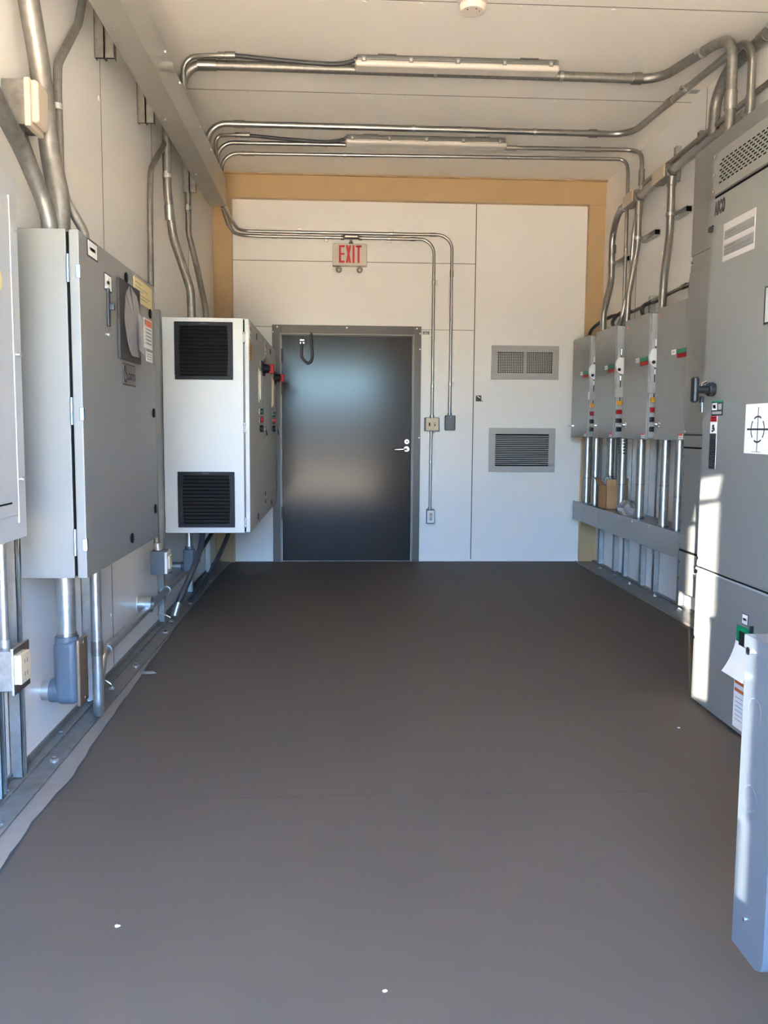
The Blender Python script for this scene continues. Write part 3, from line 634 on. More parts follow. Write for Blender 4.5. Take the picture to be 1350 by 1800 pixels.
# under the big cabinet
conduit([(-1.035, 3.235, .71), (-1.035, 3.235, .43)], .034, 'thick bright pipe from grey control cabinet into the elbow fitting', 'galv', fil=0, couplings=[((-1.035, 3.235, .432), (-1.035, 3.235, .445), .004)], n=20)
lb = thing('elbow_fitting', (-1.03, 3.235, .165), 'big blue-grey elbow fitting with oval brown cover, below the control cabinet', 'conduit fitting')
mk('fitting_body', MB().box(-1.078, -.985, 3.185, 3.285, .175, .425, 'greyfit', .030, 5).cyl((-1.035, 3.235, .40), (-1.035, 3.235, .435), .043, 'greyfit', n=24, bev=.004).cyl((-1.06, 3.235, .222), (-1.10, 3.235, .222), .045, 'greyfit', n=24, bev=.004), None, lb)
mk('fitting_cover', MB().box(-.989, -.974, 3.182, 3.288, .172, .428, 'bronze', .0068, 3).cyl((-.975, 3.235, .408), (-.971, 3.235, .408), .007, 'chrome', n=10).cyl((-.975, 3.235, .192), (-.971, 3.235, .192), .007, 'chrome', n=10), None, lb)
mk('wall_nipple', MB().cyl((-1.095, 3.235, .222), (XL, 3.235, .222), .037, 'galv', n=24), None, lb)
conduit([(-.985, 3.45, .71), (-.985, 3.455, .045), (-1.03, 3.60, .04), (-1.07, 3.76, .07), (-1.075, 3.86, .20), (-1.075, 6.35, .235)], .0205,
        'steel conduit dropping from the grey cabinet, looping at floor level and running along left wall', 'galv', fil=.07,
        couplings=[((-.985, 3.452, .30), (-.985, 3.452, .36), .003), ((-.985, 3.451, .66), (-.985, 3.451, .71), .003), ((-1.075, 6.30, .235), (-1.075, 6.42, .237), .007)],
        straps=[((-1.075, 3.93, .20), 'Y', (-1, 0, 0)), ((-1.075, 5.30, .22), 'Y', (-1, 0, 0)), ((-1.075, 6.1, .233), 'Y', (-1, 0, 0))])
for (y, lab) in [(3.87, 'small pipe clamp at floor level beside the looped conduit'), (5.25, 'small pipe clamp near the floor under the low grey box')]:
    q = thing('pipe_clamp', (-1.07, y, .05), lab, 'clamp')
    mk('clamp_band', MB().tube([(XL, y, .075), (-1.10, y, .078), (-1.07, y, .068), (-1.045, y, .052), (-1.042, y, .036)], .004, 'chrome', .01, n=8).box(-1.055, -1.033, y - .009, y + .009, .028, .036, 'galv').cyl((-1.044, y, .014), (-1.044, y, .062), .0045, 'chrome', n=8), None, q)
q = mk('pipe_stub', MB().tube([(XL, 4.76, .24), (-1.05, 4.76, .24)], .045, 'galv', closed_ends=False, n=24).tube([(-1.05, 4.76, .24), (XL + .01, 4.76, .24)], .040, 'dullpipe', closed_ends=False, n=24).cyl((XL + .002, 4.76, .24), (XL + .004, 4.76, .24), .040, 'void', n=24).tube([(XL + .002, 4.76, .24), (XL + .006, 4.76, .24)], .052, 'paper', n=24))
tag(q, 'open steel pipe stub sticking out of left wall near floor', 'pipe stub')
jb2 = thing('junction_box', (-1.04, 4.95, .39), 'low blue-grey junction box between grey cabinet and white cabinet', 'junction box')
mk('box_body', MB().box(-1.085, -1.0, 4.88, 4.99, .385, .52, 'greyfit', .006).cyl((-1.05, 4.94, .518), (-1.05, 4.94, .56), .02, 'galv'), None, jb2)
mk('box_cover', MB().box(-1.001, -.986, 4.875, 4.995, .39, .515, 'paper', .003).box(-.987, -.975, 4.90, 4.97, .415, .49, 'ivory', .003), None, jb2)
for z in (.392, .513): mk('cover_screw', MB().cyl((-.99, 4.93, z), (-.972, 4.93, z), .007, 'chrome', n=10), None, jb2)

# ------------------------------------------------------------------ white drive cabinets
VY0, VY1, VZ0, VZ1, VXF, VXB = 5.34, 6.42, .57, 1.893, -.561, -1.089
def make_white():
    V = thing('drive_cabinet', ((VXF + VXB) / 2, (VY0 + VY1) / 2, VZ0), 'nearer white wall cabinet with two black vent grilles', 'electrical cabinet', 'white wall cabinets')
    mk('body', MB().box(VXB, -.597, VY0, VY1, VZ0, VZ1, 'white', .004), None, V)
    mk('door_gap', MB().box(-.599, -.585, VY0 + .006, VY1 - .006, VZ0 + .008, VZ1 - .01, 'void'), None, V)
    D = mk('door', MB().box(-.588, VXF, VY0 - .002, VY1 + .002, VZ0 + .004, VZ1 - .002, 'white', .004), None, V)
    hg = [(1.80, 1.755), (1.25, 1.20), (.66, .615)]
    for a, b_ in hg:
        mk('hinge', MB().cyl((-.591, VY0 - .006, b_), (-.591, VY0 - .006, a), .007, 'white', n=12).ball((-.591, VY0 - .008, a), .010, 'white').ball((-.591, VY0 - .008, b_), .010, 'white'), None, V)
    mk('edge_rod', MB().cyl((-.592, VY0 + .001, .64), (-.592, VY0 + .001, 1.74), .003, 'galv', n=8), None, V)
    for (a0, a1, c0, c1) in [(-1.013, -.659, 1.518, 1.867), (-1.006, -.656, .606, .953)]:
        g = MB(); y = VY0
        iw, ih = (a1 - a0), (c1 - c0)
        pts = 12
        lft = [(a0 + iw * (.10 - .02 * math.sin(PI * k / pts)), c0 + ih * (.07 + .86 * k / pts)) for k in range(pts + 1)]
        rgt = [(a1 - iw * (.10 - .02 * math.sin(PI * k / pts)), c0 + ih * (.07 + .86 * k / pts)) for k in range(pts + 1)]
        g.box(a0, a1, y - .012, y, c0, lft[0][1], 'charcoal', .004).box(a0, a1, y - .012, y, lft[-1][1], c1, 'charcoal', .004)
        for k in range(pts):
            g.prism([(a0, lft[k][1]), lft[k], lft[k + 1], (a0, lft[k + 1][1])], 'Y', y - .012, y, 'charcoal')
            g.prism([rgt[k], (a1, rgt[k][1]), (a1, rgt[k + 1][1]), rgt[k + 1]], 'Y', y - .012, y, 'charcoal')
        G = mk('vent_grille', g, None, V)
        sl = MB().box(a0 + iw * .07, a1 - iw * .07, y - .003, y - .001, c0 + ih * .06, c1 - ih * .06, 'void')
        for k in range(13):
            zc = c0 + ih * (.09 + .065 * k)
            sl.prism([(y - .013, zc), (y - .015, zc + .003), (y - .004, zc + .016), (y - .003, zc + .012)], 'X', a0 + iw * .09, a1 - iw * .09, 'black')
        mk('grille_slats', sl, None, G)
        mk('grille_clip', MB().box((a0 + a1) / 2 - .02, (a0 + a1) / 2 + .02, y - .0135, y - .012, c1 - .014, c1 - .006, 'black'), None, G)
    h = mk('isolator_handle', MB().box(VXF, VXF + .01, 6.14, 6.30, 1.60, 1.70, 'charcoal', .003).cyl((VXF + .008, 6.22, 1.65), (VXF + .06, 6.22, 1.65), .036, 'charcoal', r2=.028, n=20), None, D)
    mk('handle_grip', MB().box(VXF + .05, VXF + .085, 6.198, 6.242, 1.615, 1.682, 'red', .006), None, h)
    mk('display_bezel', MB().box(VXF, VXF + .006, 5.92, 6.12, 1.40, 1.63, 'ivory', .002).box(VXF + .004, VXF + .012, 5.96, 6.09, 1.42, 1.615, 'paper', .003), None, D)
    mk('green_button', MB().box(VXF, VXF + .008, 5.955, 6.045, 1.318, 1.362, 'greydisc', .003).cyl((VXF + .007, 6.0, 1.34), (VXF + .026, 6.0, 1.34), .02, 'dkgreen', n=18, bev=.003), None, D)
    mk('red_button', MB().box(VXF, VXF + .008, 5.955, 6.045, 1.262, 1.306, 'greydisc', .003).cyl((VXF + .007, 6.0, 1.284), (VXF + .026, 6.0, 1.284), .02, 'red', n=18, bev=.003), None, D)
    mk('selector_switch', MB().cyl((VXF, 6.02, 1.222), (VXF + .024, 6.02, 1.222), .024, 'charcoal', n=18, bev=.003).box(VXF + .022, VXF + .042, 6.012, 6.028, 1.20, 1.238, 'black', .004), None, D)
    mk('selector_key', MB().tube([(VXF + .04, 6.02, 1.215), (VXF + .046, 6.03, 1.19), (VXF + .048, 6.035, 1.175)], .005, 'black', .01), None, D)
    lbl(D, 'warning_label', 'L', VXF, 5.36, 5.47, 1.64, 1.755, 'yellow', [(.1, .9, .85 - i * .16, .90 - i * .16, 'ink') for i in range(5)])
    lbl(D, 'warning_label', 'L', VXF, 5.355, 5.45, 1.775, 1.855, 'paper', [(.05, .95, .6, .95, 'orange'), (.1, .9, .2, .35, 'greyink')])
    lbl(D, 'name_tag', 'L', VXF, 6.05, 6.11, 1.66, 1.69, 'paper', [(.2, .8, .4, .6, 'greyink')])
    for (y, z) in [(5.80, 1.83), (5.84, .625)]:
        mk('quarter_turn_latch', MB().box(VXF, VXF + .005, y - .022, y + .022, z - .022, z + .022, 'black', .004), None, D)
    for z in (1.72, 1.62, .74, .68): mk('edge_latch', MB().box(VXF - .006, VXF + .004, VY1 - .028, VY1 - .005, z - .015, z + .015, 'charcoal', .003), None, D)
    return V
V1 = make_white()
dup(V1, (0, 1.11, 0), 'farther white wall cabinet beside the door, behind the one with grilles', skip=('vent_grille', 'grille_slats', 'grille_clip'))

# below the white cabinets
conduit([(-1.0, 5.67, .575), (-1.0, 5.67, .44)], .022, 'bright pipe from first white cabinet into the small elbow fitting', 'galv', fil=0)
def small_elbow(x, y, z, label, h=.15):
    e = thing('elbow_fitting', (x, y, z), label, 'conduit fitting')
    mk('fitting_body', MB().box(x - .035, x + .035, y - .035, y + .035, z, z + h, 'greyfit', .010, 3).cyl((x, y, z + h - .005), (x, y, z + h + .018), .029, 'greyfit', n=18), None, e)
    mk('wall_nipple', MB().cyl((x - .03, y, z + .035), (x - .055, y, z + .035), .028, 'greyfit', n=18).cyl((x - .05, y, z + .035), (XL, y, z + .035), .022, 'galv', n=18), None, e)
    mk('fitting_cover', MB().box(x + .034, x + .041, y - .03, y + .03, z + .012, z + h - .012, 'dullpipe', .003), None, e)
small_elbow(-1.0, 5.67, .275, 'small dark elbow fitting under the first white cabinet')
small_elbow(-.99, 6.95, .42, 'small dark elbow fitting under the second white cabinet')
conduit([(-.90, 5.62, .58), (-.905, 5.58, .48), (-.93, 5.50, .36), (-.985, 5.36, .20), (-1.02, 5.30, .11)], .019, 'thick dark flexible hose from first white cabinet to the floor', 'rubber', smooth=True, cat='hose', name='flexible_hose',
        couplings=[((-1.01, 5.315, .135), (-1.03, 5.285, .055), .007)])
conduit([(-1.075, 6.40, .237), (-1.06, 6.55, .30), (-1.0, 6.75, .42), (-.93, 6.85, .575)], .0155, 'thin dark flexible hose from the wall conduit up to second white cabinet', 'rubber', smooth=True, cat='hose', name='flexible_hose')
conduit([(-.83, 6.75, .575), (-.86, 6.60, .42), (-.92, 6.35, .24), (-.99, 6.1, .09), (-1.04, 5.9, .025)], .017, 'dark flexible hose slanting from second white cabinet to floor plate', 'rubber', smooth=True, cat='hose', name='flexible_hose')

# ------------------------------------------------------------------ right wall: four safety switches
def make_switch():
    y0, y1, z0, z1, xf, xb = 5.092, 5.60, 1.167, 2.022, 2.08, 2.349
    S = thing('safety_switch', (2.2, (y0 + y1) / 2, z0), 'nearest grey safety switch box, beside the tall grey cabinets', 'safety switch', 'row of safety switches')
    mk('body', MB().box(2.098, xb, y0 + .004, y1 - .004, z0 + .004, z1 - .004, 'greydisc', .003), None, S)
    D = mk('door', MB().box(xf, 2.099, y0, y1, z0, z1, 'greydisc', .004), None, S)
    mk('flange_strip', MB().box(2.092, 2.155, y0 - .012, y0 + .004, z0 + .01, z1 - .01, 'panelgrey', .003), None, S)
    mk('slot', MB().box(2.118, 2.124, y0 - .0135, y0 - .011, z0 + .28, z1 - .18, 'void'), None, S)
    h = MB(); cz = 1.725
    prof = [(2.055, cz - .03)] + [(2.108 - .034 * math.cos(a), cz - .005 + .058 * math.sin(a)) for a in [(-.45 + .16 * k) * PI / 1.2 for k in range(9)]] + [(2.135, cz + .053), (2.135, cz - .075), (2.10, cz - .068)]
    h.prism(prof[1:], 'Y', y0 - .04, y0 - .012, 'paper'); h.cyl((2.10, y0 - .041, cz - .04), (2.10, y0 - .046, cz - .04), .012, 'charcoal', n=14)
    mk('switch_handle', h, None, S)
    mk('handle_pin', MB().cyl((2.12, y0 - .02, cz + .07), (2.12, y0 - .02, cz + .115), .007, 'galv', n=10), None, S)
    mk('handle_pin', MB().cyl((2.12, y0 - .02, cz - .085), (2.12, y0 - .02, cz - .12), .007, 'galv', n=10), None, S)
    fg = MB().box(xf - .004, xf, y0 + .012, y0 + .165, 1.702, 1.727, 'green').box(xf - .004, xf, y0 + .012, y0 + .155, 1.672, 1.70, 'red')
    mk('position_label', fg, None, D)
    lbl(D, 'name_tag', 'R', xf, y0 + .18, y0 + .25, 1.700, 1.732, 'paper', [(.25, .75, .4, .6, 'greyink')])
    mk('interlock_box', MB().box(2.075, 2.15, y0 - .055, y0 - .01, 1.478, 1.552, 'panelgrey', .004), None, S)
    for z, c in ((1.434, 'yellow'), (1.367, 'red'), (1.302, 'black'), (1.236, 'black')):
        k = mk('pilot_knob', MB().cyl((2.112, y0 - .012, z), (2.112, y0 - .03, z), .016, 'galv', n=14).box(2.088, 2.128, y0 - .055, y0 - .026, z - .017, z + .017, c, .005), None, S)
        mk('knob_stem', MB().cyl((2.135, y0 - .012, z), (2.135, y0 - .06, z), .008, 'black', n=10).ball((2.14, y0 - .062, z), .009, 'chrome'), None, k)
    mk('door_latch', MB().tube([(xf, y1 - .09, 1.268), (xf - .022, y1 - .085, 1.268), (xf - .026, y1 - .02, 1.266), (xf - .02, y1 + .01, 1.265)], .009, 'chrome', .012, n=10).cyl((xf, y1 - .10, 1.268), (xf - .004, y1 - .10, 1.268), .018, 'chrome', n=16), None, D)
    mk('inspection_sticker', MB().cyl((xf, y1 - .06, 1.965), (xf - .001, y1 - .06, 1.965), .016, 'dotred', n=20), None, D)
    lbl(D, 'warning_label', 'R', xf, y0 + .02, y0 + .085, 1.176, 1.210, 'paper', [(0, 1, .6, 1, 'signred'), (.15, .85, .2, .35, 'greyink')])
    return S
S4 = make_switch()
dup(S4, (0, .653, 0), 'second nearest grey safety switch box in the row of four')
dup(S4, (0, 1.363, 0), 'third grey safety switch box in the row, second from the back wall')
dup(S4, (0, 2.05, 0), 'farthest grey safety switch box, next to the back wall')

RS = [(5.16, 'strut under the nearest safety switch, next to the tall cabinet'), (5.74, 'strut in the gap between the two nearest safety switches', 2.25), (6.22, 'strut below the far edge of second nearest safety switch'),
      (6.50, 'strut in the gap before the third safety switch', 2.25), (6.90, 'strut below the far edge of third safety switch'), (7.16, 'strut below the near edge of farthest safety switch'), (7.58, 'strut nearest the back wall under the farthest safety switch')]
for r_ in RS:
    tag(mk('upright_strut', strut_bar(r_[0], .02, r_[2] if len(r_) > 2 else 2.0, XR - .041, XR, side=-1)), r_[1], 'strut', 'struts on right wall')

ww = thing('wireway', (2.23, 6.4, .42), 'long grey steel wireway below the row of safety switches', 'wireway')
mk('wireway_body', MB().box(2.125, 2.348, 5.15, 7.65, .43, .584, 'grey', .002), None, ww)
mk('front_cover', MB().box(2.118, 2.126, 5.148, 6.90, .425, .590, 'greydisc', .002).box(2.118, 2.126, 6.903, 7.652, .425, .590, 'greydisc', .002), None, ww)
for y in (5.3, 5.72, 6.05, 6.36, 6.66): mk('cover_screw', MB().cyl((2.118, y, .572), (2.113, y, .572), .008, 'chrome', n=10), None, ww)
PIP = [(2.20, 7.52, .032, 'pipe closest to the back wall, between wireway and farthest safety switch'), (2.185, 7.215, .032, 'second pipe from the back wall, left of the cardboard box'),
       (2.285, 7.13, .030, 'pipe standing behind the cardboard box'), (2.22, 6.63, .031, 'pipe with black writing marks in front of the cardboard box'),
       (2.20, 6.16, .032, 'pipe just right of the plastic bag on the wireway'), (2.15, 5.56, .030, 'second nearest pipe between wireway and nearest safety switch'), (2.165, 5.36, .030, 'nearest pipe between wireway and nearest safety switch')]
for i, (x, y, r, lab) in enumerate(PIP):
    o = conduit([(x, y, .585), (x, y, 1.17)], r, lab, 'galv', fil=0, n=20, group='pipes between wireway and safety switches', couplings=[((x, y, .586), (x, y, .60), .008)])
    mk('joint_ring', MB().cyl((x, y, .80 + .03 * (i % 3)), (x, y, .808 + .03 * (i % 3)), r + .0015, 'conduit', n=20), None, o)
    if i == 3:
        w = MB()
        for k in range(5): w.box(x - r - .0012, x - r + .004, y - .012, y + .010, 1.05 + k * .022, 1.058 + k * .022, 'ink')
        for k in range(5): w.box(x - .012, x + .012, y - r - .0012, y - r + .003, 1.045 + k * .024, 1.055 + k * .024, 'ink')
        mk('ink_marking', w, None, o)

cbx = thing('cardboard_box', (2.255, 6.95, .584), 'open brown cardboard box on the wireway behind the pipes', 'cardboard box')
bxm = MB(); x0, x1, y0, y1, z0, z1 = 2.165, 2.345, 6.84, 7.05, .586, .775
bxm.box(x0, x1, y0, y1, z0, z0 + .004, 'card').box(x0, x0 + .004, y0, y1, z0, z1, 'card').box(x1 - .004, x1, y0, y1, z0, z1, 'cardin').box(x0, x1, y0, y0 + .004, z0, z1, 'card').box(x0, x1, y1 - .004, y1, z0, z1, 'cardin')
mk('box_body', bxm, None, cbx)
fb = MB().quad([(x0, y0, z1), (x1, y0, z1), (x1, y0 - .012, z1 + .055), (x0, y0 - .012, z1 + .055)], 'card')
mk('flap', fb, None, cbx)
mk('flap', MB().quad([(x0, y0, z1), (x0, y1, z1), (x0 - .045, y1, z1 + .065), (x0 - .045, y0 + .02, z1 + .065)], 'card'), None, cbx)
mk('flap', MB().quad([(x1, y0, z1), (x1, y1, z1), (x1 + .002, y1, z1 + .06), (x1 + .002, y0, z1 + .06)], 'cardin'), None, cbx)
def crumple(c, sx, sy, sz, label, n=18):
    b = bmesh.new(); bmesh.ops.create_uvsphere(b, u_segments=n, v_segments=10, radius=1)
    for v in b.verts:
        k = 1 + random.uniform(-.22, .16)
        v.co = Vector((v.co.x * sx * k, v.co.y * sy * k, max(-.55, v.co.z) * sz * (1 + random.uniform(-.3, .3) * (v.co.z > 0))))
        v.co += Vector(c)
    q = MB(); q._merge(b, 'film'); o = mk('plastic_bag', q, None, sharp=60); return tag(o, label, 'plastic bag')
crumple((2.20, 6.42, .62), .055, .20, .065, 'crumpled clear plastic bag lying on the wireway before the box')
crumple((2.235, 6.97, .80), .05, .07, .055, 'clear plastic bag poking out of the cardboard box')

# conduits on the right wall
conduit([(2.30, 4.95, 3.03), (2.30, 7.34, 3.035), (2.31, 7.345, 2.50), (2.235, 7.29, 2.22), (2.235, 7.29, 2.02)], .027,
        'conduit along right wall that curves down to the farthest safety switch', fil=.28, couplings=[((2.31, 7.345, 2.73), (2.31, 7.345, 2.80)), ((2.30, 7.02, 3.034), (2.30, 7.10, 3.034), .006)])
conduit([(2.335, 6.70, 3.125), (2.335, 4.95, 3.125)], .018, 'thinner conduit running just above the thick one on right wall', fil=0)
conduit([(2.305, 6.04, 2.98), (2.305, 6.04, 2.60), (2.245, 5.96, 2.28), (2.235, 5.95, 2.02)], .027, 'vertical conduit down to second nearest safety switch', fil=.4, couplings=[((2.305, 6.04, 2.93), (2.305, 6.04, 2.99), .006)], n=18)
conduit([(2.30, 6.685, 2.99), (2.30, 6.685, 2.66), (2.245, 6.69, 2.30), (2.235, 6.69, 2.02)], .0235, 'vertical conduit down to third safety switch from the camera', fil=.4, couplings=[((2.30, 6.685, 2.89), (2.30, 6.685, 2.96), .005)], n=18)
def cbody(y, label):
    e = thing('conduit_fitting', (2.30, y, 2.98), label, 'conduit fitting')
    mk('fitting_body', MB().box(2.255, 2.345, y - .13, y + .13, 2.985, 3.085, 'dullpipe', .03, 4).cyl((2.30, y - .11, 3.03), (2.30, y - .17, 3.03), .034, 'dullpipe', n=18).cyl((2.30, y + .11, 3.03), (2.30, y + .17, 3.03), .034, 'dullpipe', n=18), None, e)
    mk('fitting_cover', MB().box(2.243, 2.258, y - .115, y + .115, 2.99, 3.08, 'gasket', .007, 3), None, e)
cbody(6.15, 'pale-covered conduit fitting on right wall, nearer one')
cbody(6.80, 'pale-covered conduit fitting on right wall, farther one')
for (y, z0, z1, lab) in [(5.70, 2.92, 3.19, 'short wall strut holding the right wall conduits, nearest the tall cabinet'), (6.10, 2.98, 3.22, 'short wall strut behind the nearer pale-covered fitting'), (6.88, 2.86, 3.14, 'short wall strut behind the farther pale-covered fitting')]:
    tag(mk('wall_strut', strut_bar(y, z0, z1, XR - .041, XR, side=-1)), lab, 'strut', 'short struts on right wall')
def clamp(px, py, z, yn, label):
    e = thing('pipe_clamp', (2.36, py, z), label, 'clamp', 'strut clamps on right wall')
    w = .0205
    mk('strut_stub', MB().box(XR - .0025, XR, yn, py + .06, z - w, z + w, 'galv').box(XR - .041, XR, yn, py + .06, z + w - .0025, z + w, 'galv').box(XR - .041, XR, yn, py + .06, z - w, z - w + .0025, 'galv').box(XR - .039, XR - .003, yn + .004, yn + .006, z - w + .003, z + w - .003, 'void'), None, e)
    mk('clamp_band', MB().cyl((px, py, z - .012), (px, py, z + .012), .034, 'galv', n=20).box(px - .012, px + .012, py + .03, py + .052, z - .012, z + .012, 'galv', .003).box(px + .02, XR - .04, py - .02, py + .02, z - .01, z + .01, 'galv', .002), None, e)
clamp(2.305, 6.04, 2.735, 5.87, 'strut clamp on the conduit to the second nearest switch')
clamp(2.30, 6.685, 2.71, 6.45, 'strut clamp on the conduit to the third switch')
clamp(2.31, 7.345, 2.65, 7.12, 'strut clamp on the conduit to the farthest switch')
conduit([(2.345, 4.92, 2.235), (2.345, 6.25, 2.20), (2.345, 6.9, 2.18)], .0115, 'thin horizontal conduit crossing just above the safety switches', 'dullpipe', fil=0,
        couplings=[((2.345, 5.80, 2.212), (2.345, 5.88, 2.21), .006), ((2.345, 6.28, 2.199), (2.345, 6.45, 2.194), .010)])
conduit([(2.335, 6.42, 2.195), (2.30, 6.50, 2.17), (2.25, 6.38, 2.10), (2.24, 6.22, 2.015)], .0145, 'dark flexible hose looping down to the second nearest switch', 'rubber', smooth=True, cat='hose', name='flexible_hose')
conduit([(2.335, 6.88, 2.18), (2.30, 7.05, 2.19), (2.26, 7.12, 2.12), (2.24, 6.9, 2.03)], .0145, 'dark flexible hose looping down to the third switch', 'rubber', smooth=True, cat='hose', name='flexible_hose')
conduit([(2.335, 6.95, 2.175), (2.29, 7.3, 2.19), (2.22, 7.55, 2.12), (2.20, 7.6, 2.015)], .0145, 'dark flexible hose looping over to the farthest switch', 'rubber', smooth=True, cat='hose', name='flexible_hose')
conduit([(2.34, 1.2, 3.40), (2.34, 5.30, 3.40), (2.33, 5.43, 3.27), (2.325, 5.44, 2.85)], .034, 'thick conduit along the right ceiling corner above the tall cabinets', 'dullpipe', fil=.16, n=18, couplings=[((2.34, 4.88, 3.40), (2.34, 4.80, 3.40), .006)], straps=[((2.34, 4.70, 3.40), 'Y', (-1, 0, 0))])
conduit([(2.355, 1.2, 3.16), (2.355, 5.35, 3.14)], .017, 'thin conduit on right wall above the tall cabinets', 'dullpipe', fil=0)
tag(mk('wall_strut', strut_bar(5.40, 2.86, 3.10, XR - .041, XR, side=-1)), 'short pale wall strut at the tall cabinet top corner', 'strut', 'short struts on right wall')
sg = MB().box(2.30, 2.36, 5.74, 5.80, H - .003, H - .0005, 'panelgrey').box(2.31, 2.35, 5.75, 5.79, H - .0036, H - .003, 'greyink')
tag(mk('ceiling_plate', sg), 'small grey plate on ceiling near right wall', 'plate')

# ------------------------------------------------------------------ right wall: tall cabinets
re_ = thing('pull_box_cabinet', (2.19, 3.4, .286), 'tall grey wall enclosure set back behind the transfer switch cabinet', 'electrical cabinet')
RX, RZ0, RZ1, RY1 = 2.0, .286, 2.78, 4.90
mk('body', MB().box(RX + .006, 2.388, 1.75, RY1, RZ0, RZ1, 'grey', .003), None, re_)
mk('upper_cover', MB().box(RX, RX + .007, 1.75, RY1, 2.215, RZ1, 'grey', .002), None, re_)
mk('middle_cover', MB().box(RX, RX + .007, 1.75, RY1, .535, 2.165, 'grey', .002), None, re_)
mk('lower_cover', MB().box(RX, RX + .007, 1.75, RY1, RZ0, .525, 'grey', .002), None, re_)
mk('raised_panel', MB().box(RX - .022, RX + .001, 4.50, 4.86, 1.215, 2.12, 'grey', .004), None, re_)
mk('cover_gap', MB().box(RX - .001, RX + .001, 3.7, RY1 - .005, 1.125, 1.135, 'void').box(RX - .001, RX + .001, 3.7, RY1 - .005, 1.20, 1.206, 'void').box(RX - .001, RX + .001, 3.7, RY1, .523, .537, 'void'), None, re_)
rs = MB()
for z in (2.65, 2.42, 2.18, 1.18, 1.08, .98, .70, .56, .46, .36): rs.cyl((RX, RY1 - .02, z), (RX - .006, RY1 - .02, z), .008, 'chrome', n=10)
for z in (2.09, 1.22): rs.cyl((RX - .022, 4.82, z), (RX - .028, 4.82, z), .008, 'chrome', n=10)
mk('cover_screw', rs, None, re_)

AX, AY1, AZ1 = 1.60, 3.72, 2.405
at_ = thing('transfer_switch', (1.79, 2.7, 0), 'floor-standing grey transfer switch cabinet with slotted vent and crosshair sheet', 'electrical cabinet')
mk('body', MB().box(AX + .022, 1.999, 1.75, AY1, .012, AZ1, 'grey', .003).box(AX + .05, 1.99, 1.77, AY1 - .03, 0, .012, 'black'), None, at_)
mk('top_cover', MB().box(AX, AX + .023, 1.75, AY1, 2.230, AZ1, 'grey', .003), None, at_)
D = mk('door', MB().box(AX, AX + .023, 1.75, AY1, .622, 2.214, 'grey', .004), None, at_)
mk('lower_cover', MB().box(AX, AX + .023, 1.75, AY1, .014, .614, 'grey', .003), None, at_)
mk('seam_gap', MB().box(AX + .012, AX + .023, 1.75, AY1 - .004, 2.212, 2.232, 'void'), None, at_)
mk('seam_gap', MB().box(AX + .012, AX + .023, 1.75, AY1 - .004, .612, .624, 'void'), None, at_)
mk('seam_lip', MB().box(AX - .003, AX + .002, 1.75, AY1, .609, .616, 'panelgrey'), None, at_)
vs = MB()
for r_ in range(8):
    for k in range(26):
        y = 3.655 - k * .038 - (r_ % 2) * .019; z = 2.268 + r_ * .0125
        vs.box(AX - .0008, AX + .001, y - .022, y, z, z + .0058, 'void')
mk('vent_slots', vs, None, at_)
sc = MB()
for (y, z) in [(3.70, 2.315), (3.70, 2.245), (3.70, .66), (3.70, .60), (3.70, .30), (3.70, 2.39)]: sc.cyl((AX, y, z), (AX - .006, y, z), .008, 'chrome', n=10)
mk('cover_screw', sc, None, at_)
tm = text_mesh('ASCO', .072, .0006, .0042)
mk('brand_lettering', MB().raw(tm, mtx_face('R', AX - .0008, 3.637, 2.166, .46, 1.02), 'ink'), None, D)
lbl(D, 'notice_sheet', 'R', AX, 3.312, 3.588, 1.93, 2.085, 'notice', [(.04, .98, .56, .80, 'grey'), (.04, .98, .14, .42, 'grey'), (.08, .42, .72, .735, 'ink'), (.08, .8, .66, .67, 'ink'), (.08, .4, .36, .375, 'ink'), (.08, .9, .27, .28, 'ink'), (.08, .45, .19, .2, 'ink')])
cs = MB(); on_x(cs, AX, -.0016, 3.086, 3.316, 1.138, 1.330, 'paper'); cy, cz = 3.212, 1.232
for (a0, a1) in [(55, 125), (140, 220), (235, 305), (320, 400)]:
    pts_ = [(AX - .0022, cy + .052 * math.cos(math.radians(a)), cz + .049 * math.sin(math.radians(a))) for a in range(a0, a1 + 1, 8)]
    for p, q in zip(pts_, pts_[1:]):
        p, q = Vector(p), Vector(q); t = (q - p).normalized(); nn = Vector((0, -t.z, t.y)) * .0035
        cs.quad([p - nn, q - nn, q + nn, p + nn], 'ink')
on_x(cs, AX - .0016, -.0007, cy - .002, cy + .002, cz - .088, cz + .085, 'ink'); on_x(cs, AX - .0016, -.0007, cy - .095, cy + .085, cz - .0035, cz + .0035, 'ink')
on_x(cs, AX - .0016, -.0006, cy - .03, cy + .04, 1.144, 1.147, 'greyink')
mk('crosshair_sheet', cs, None, D)
wn = MB(); y0, y1, z0, z1 = 2.95, 3.207, 1.625, 1.768
on_x(wn, AX, -.003, y0, y1, z0, z1, 'black', .001); on_x(wn, AX - .002, -.002, y0 + .01, y1 - .012, z0 + .008, z1 - .008, 'panelgrey')
mk('display_window', wn, None, D)
mk('key_lock', MB().cyl((AX, 3.735 - .03, 2.087), (AX - .014, 3.705, 2.087), .012, 'black', n=14).box(AX - .02, AX - .012, 3.66, 3.70, 2.090, 2.098, 'black', .002), None, D)
hn = MB().cyl((AX, 3.615, 1.402), (AX - .03, 3.615, 1.402), .030, 'black', n=22, bev=.006).cyl((AX - .03, 3.615, 1.402), (AX - .075, 3.615, 1.402), .016, 'black')
hn.box(AX - .098, AX - .072, 3.595, 3.637, 1.345, 1.455, 'black', .011, 3).tube([(AX - .035, 3.615, 1.435), (AX - .058, 3.612, 1.425), (AX - .062, 3.61, 1.39)], .0045, 'chrome', .015, n=8)
HN = mk('door_handle', hn, None, D)
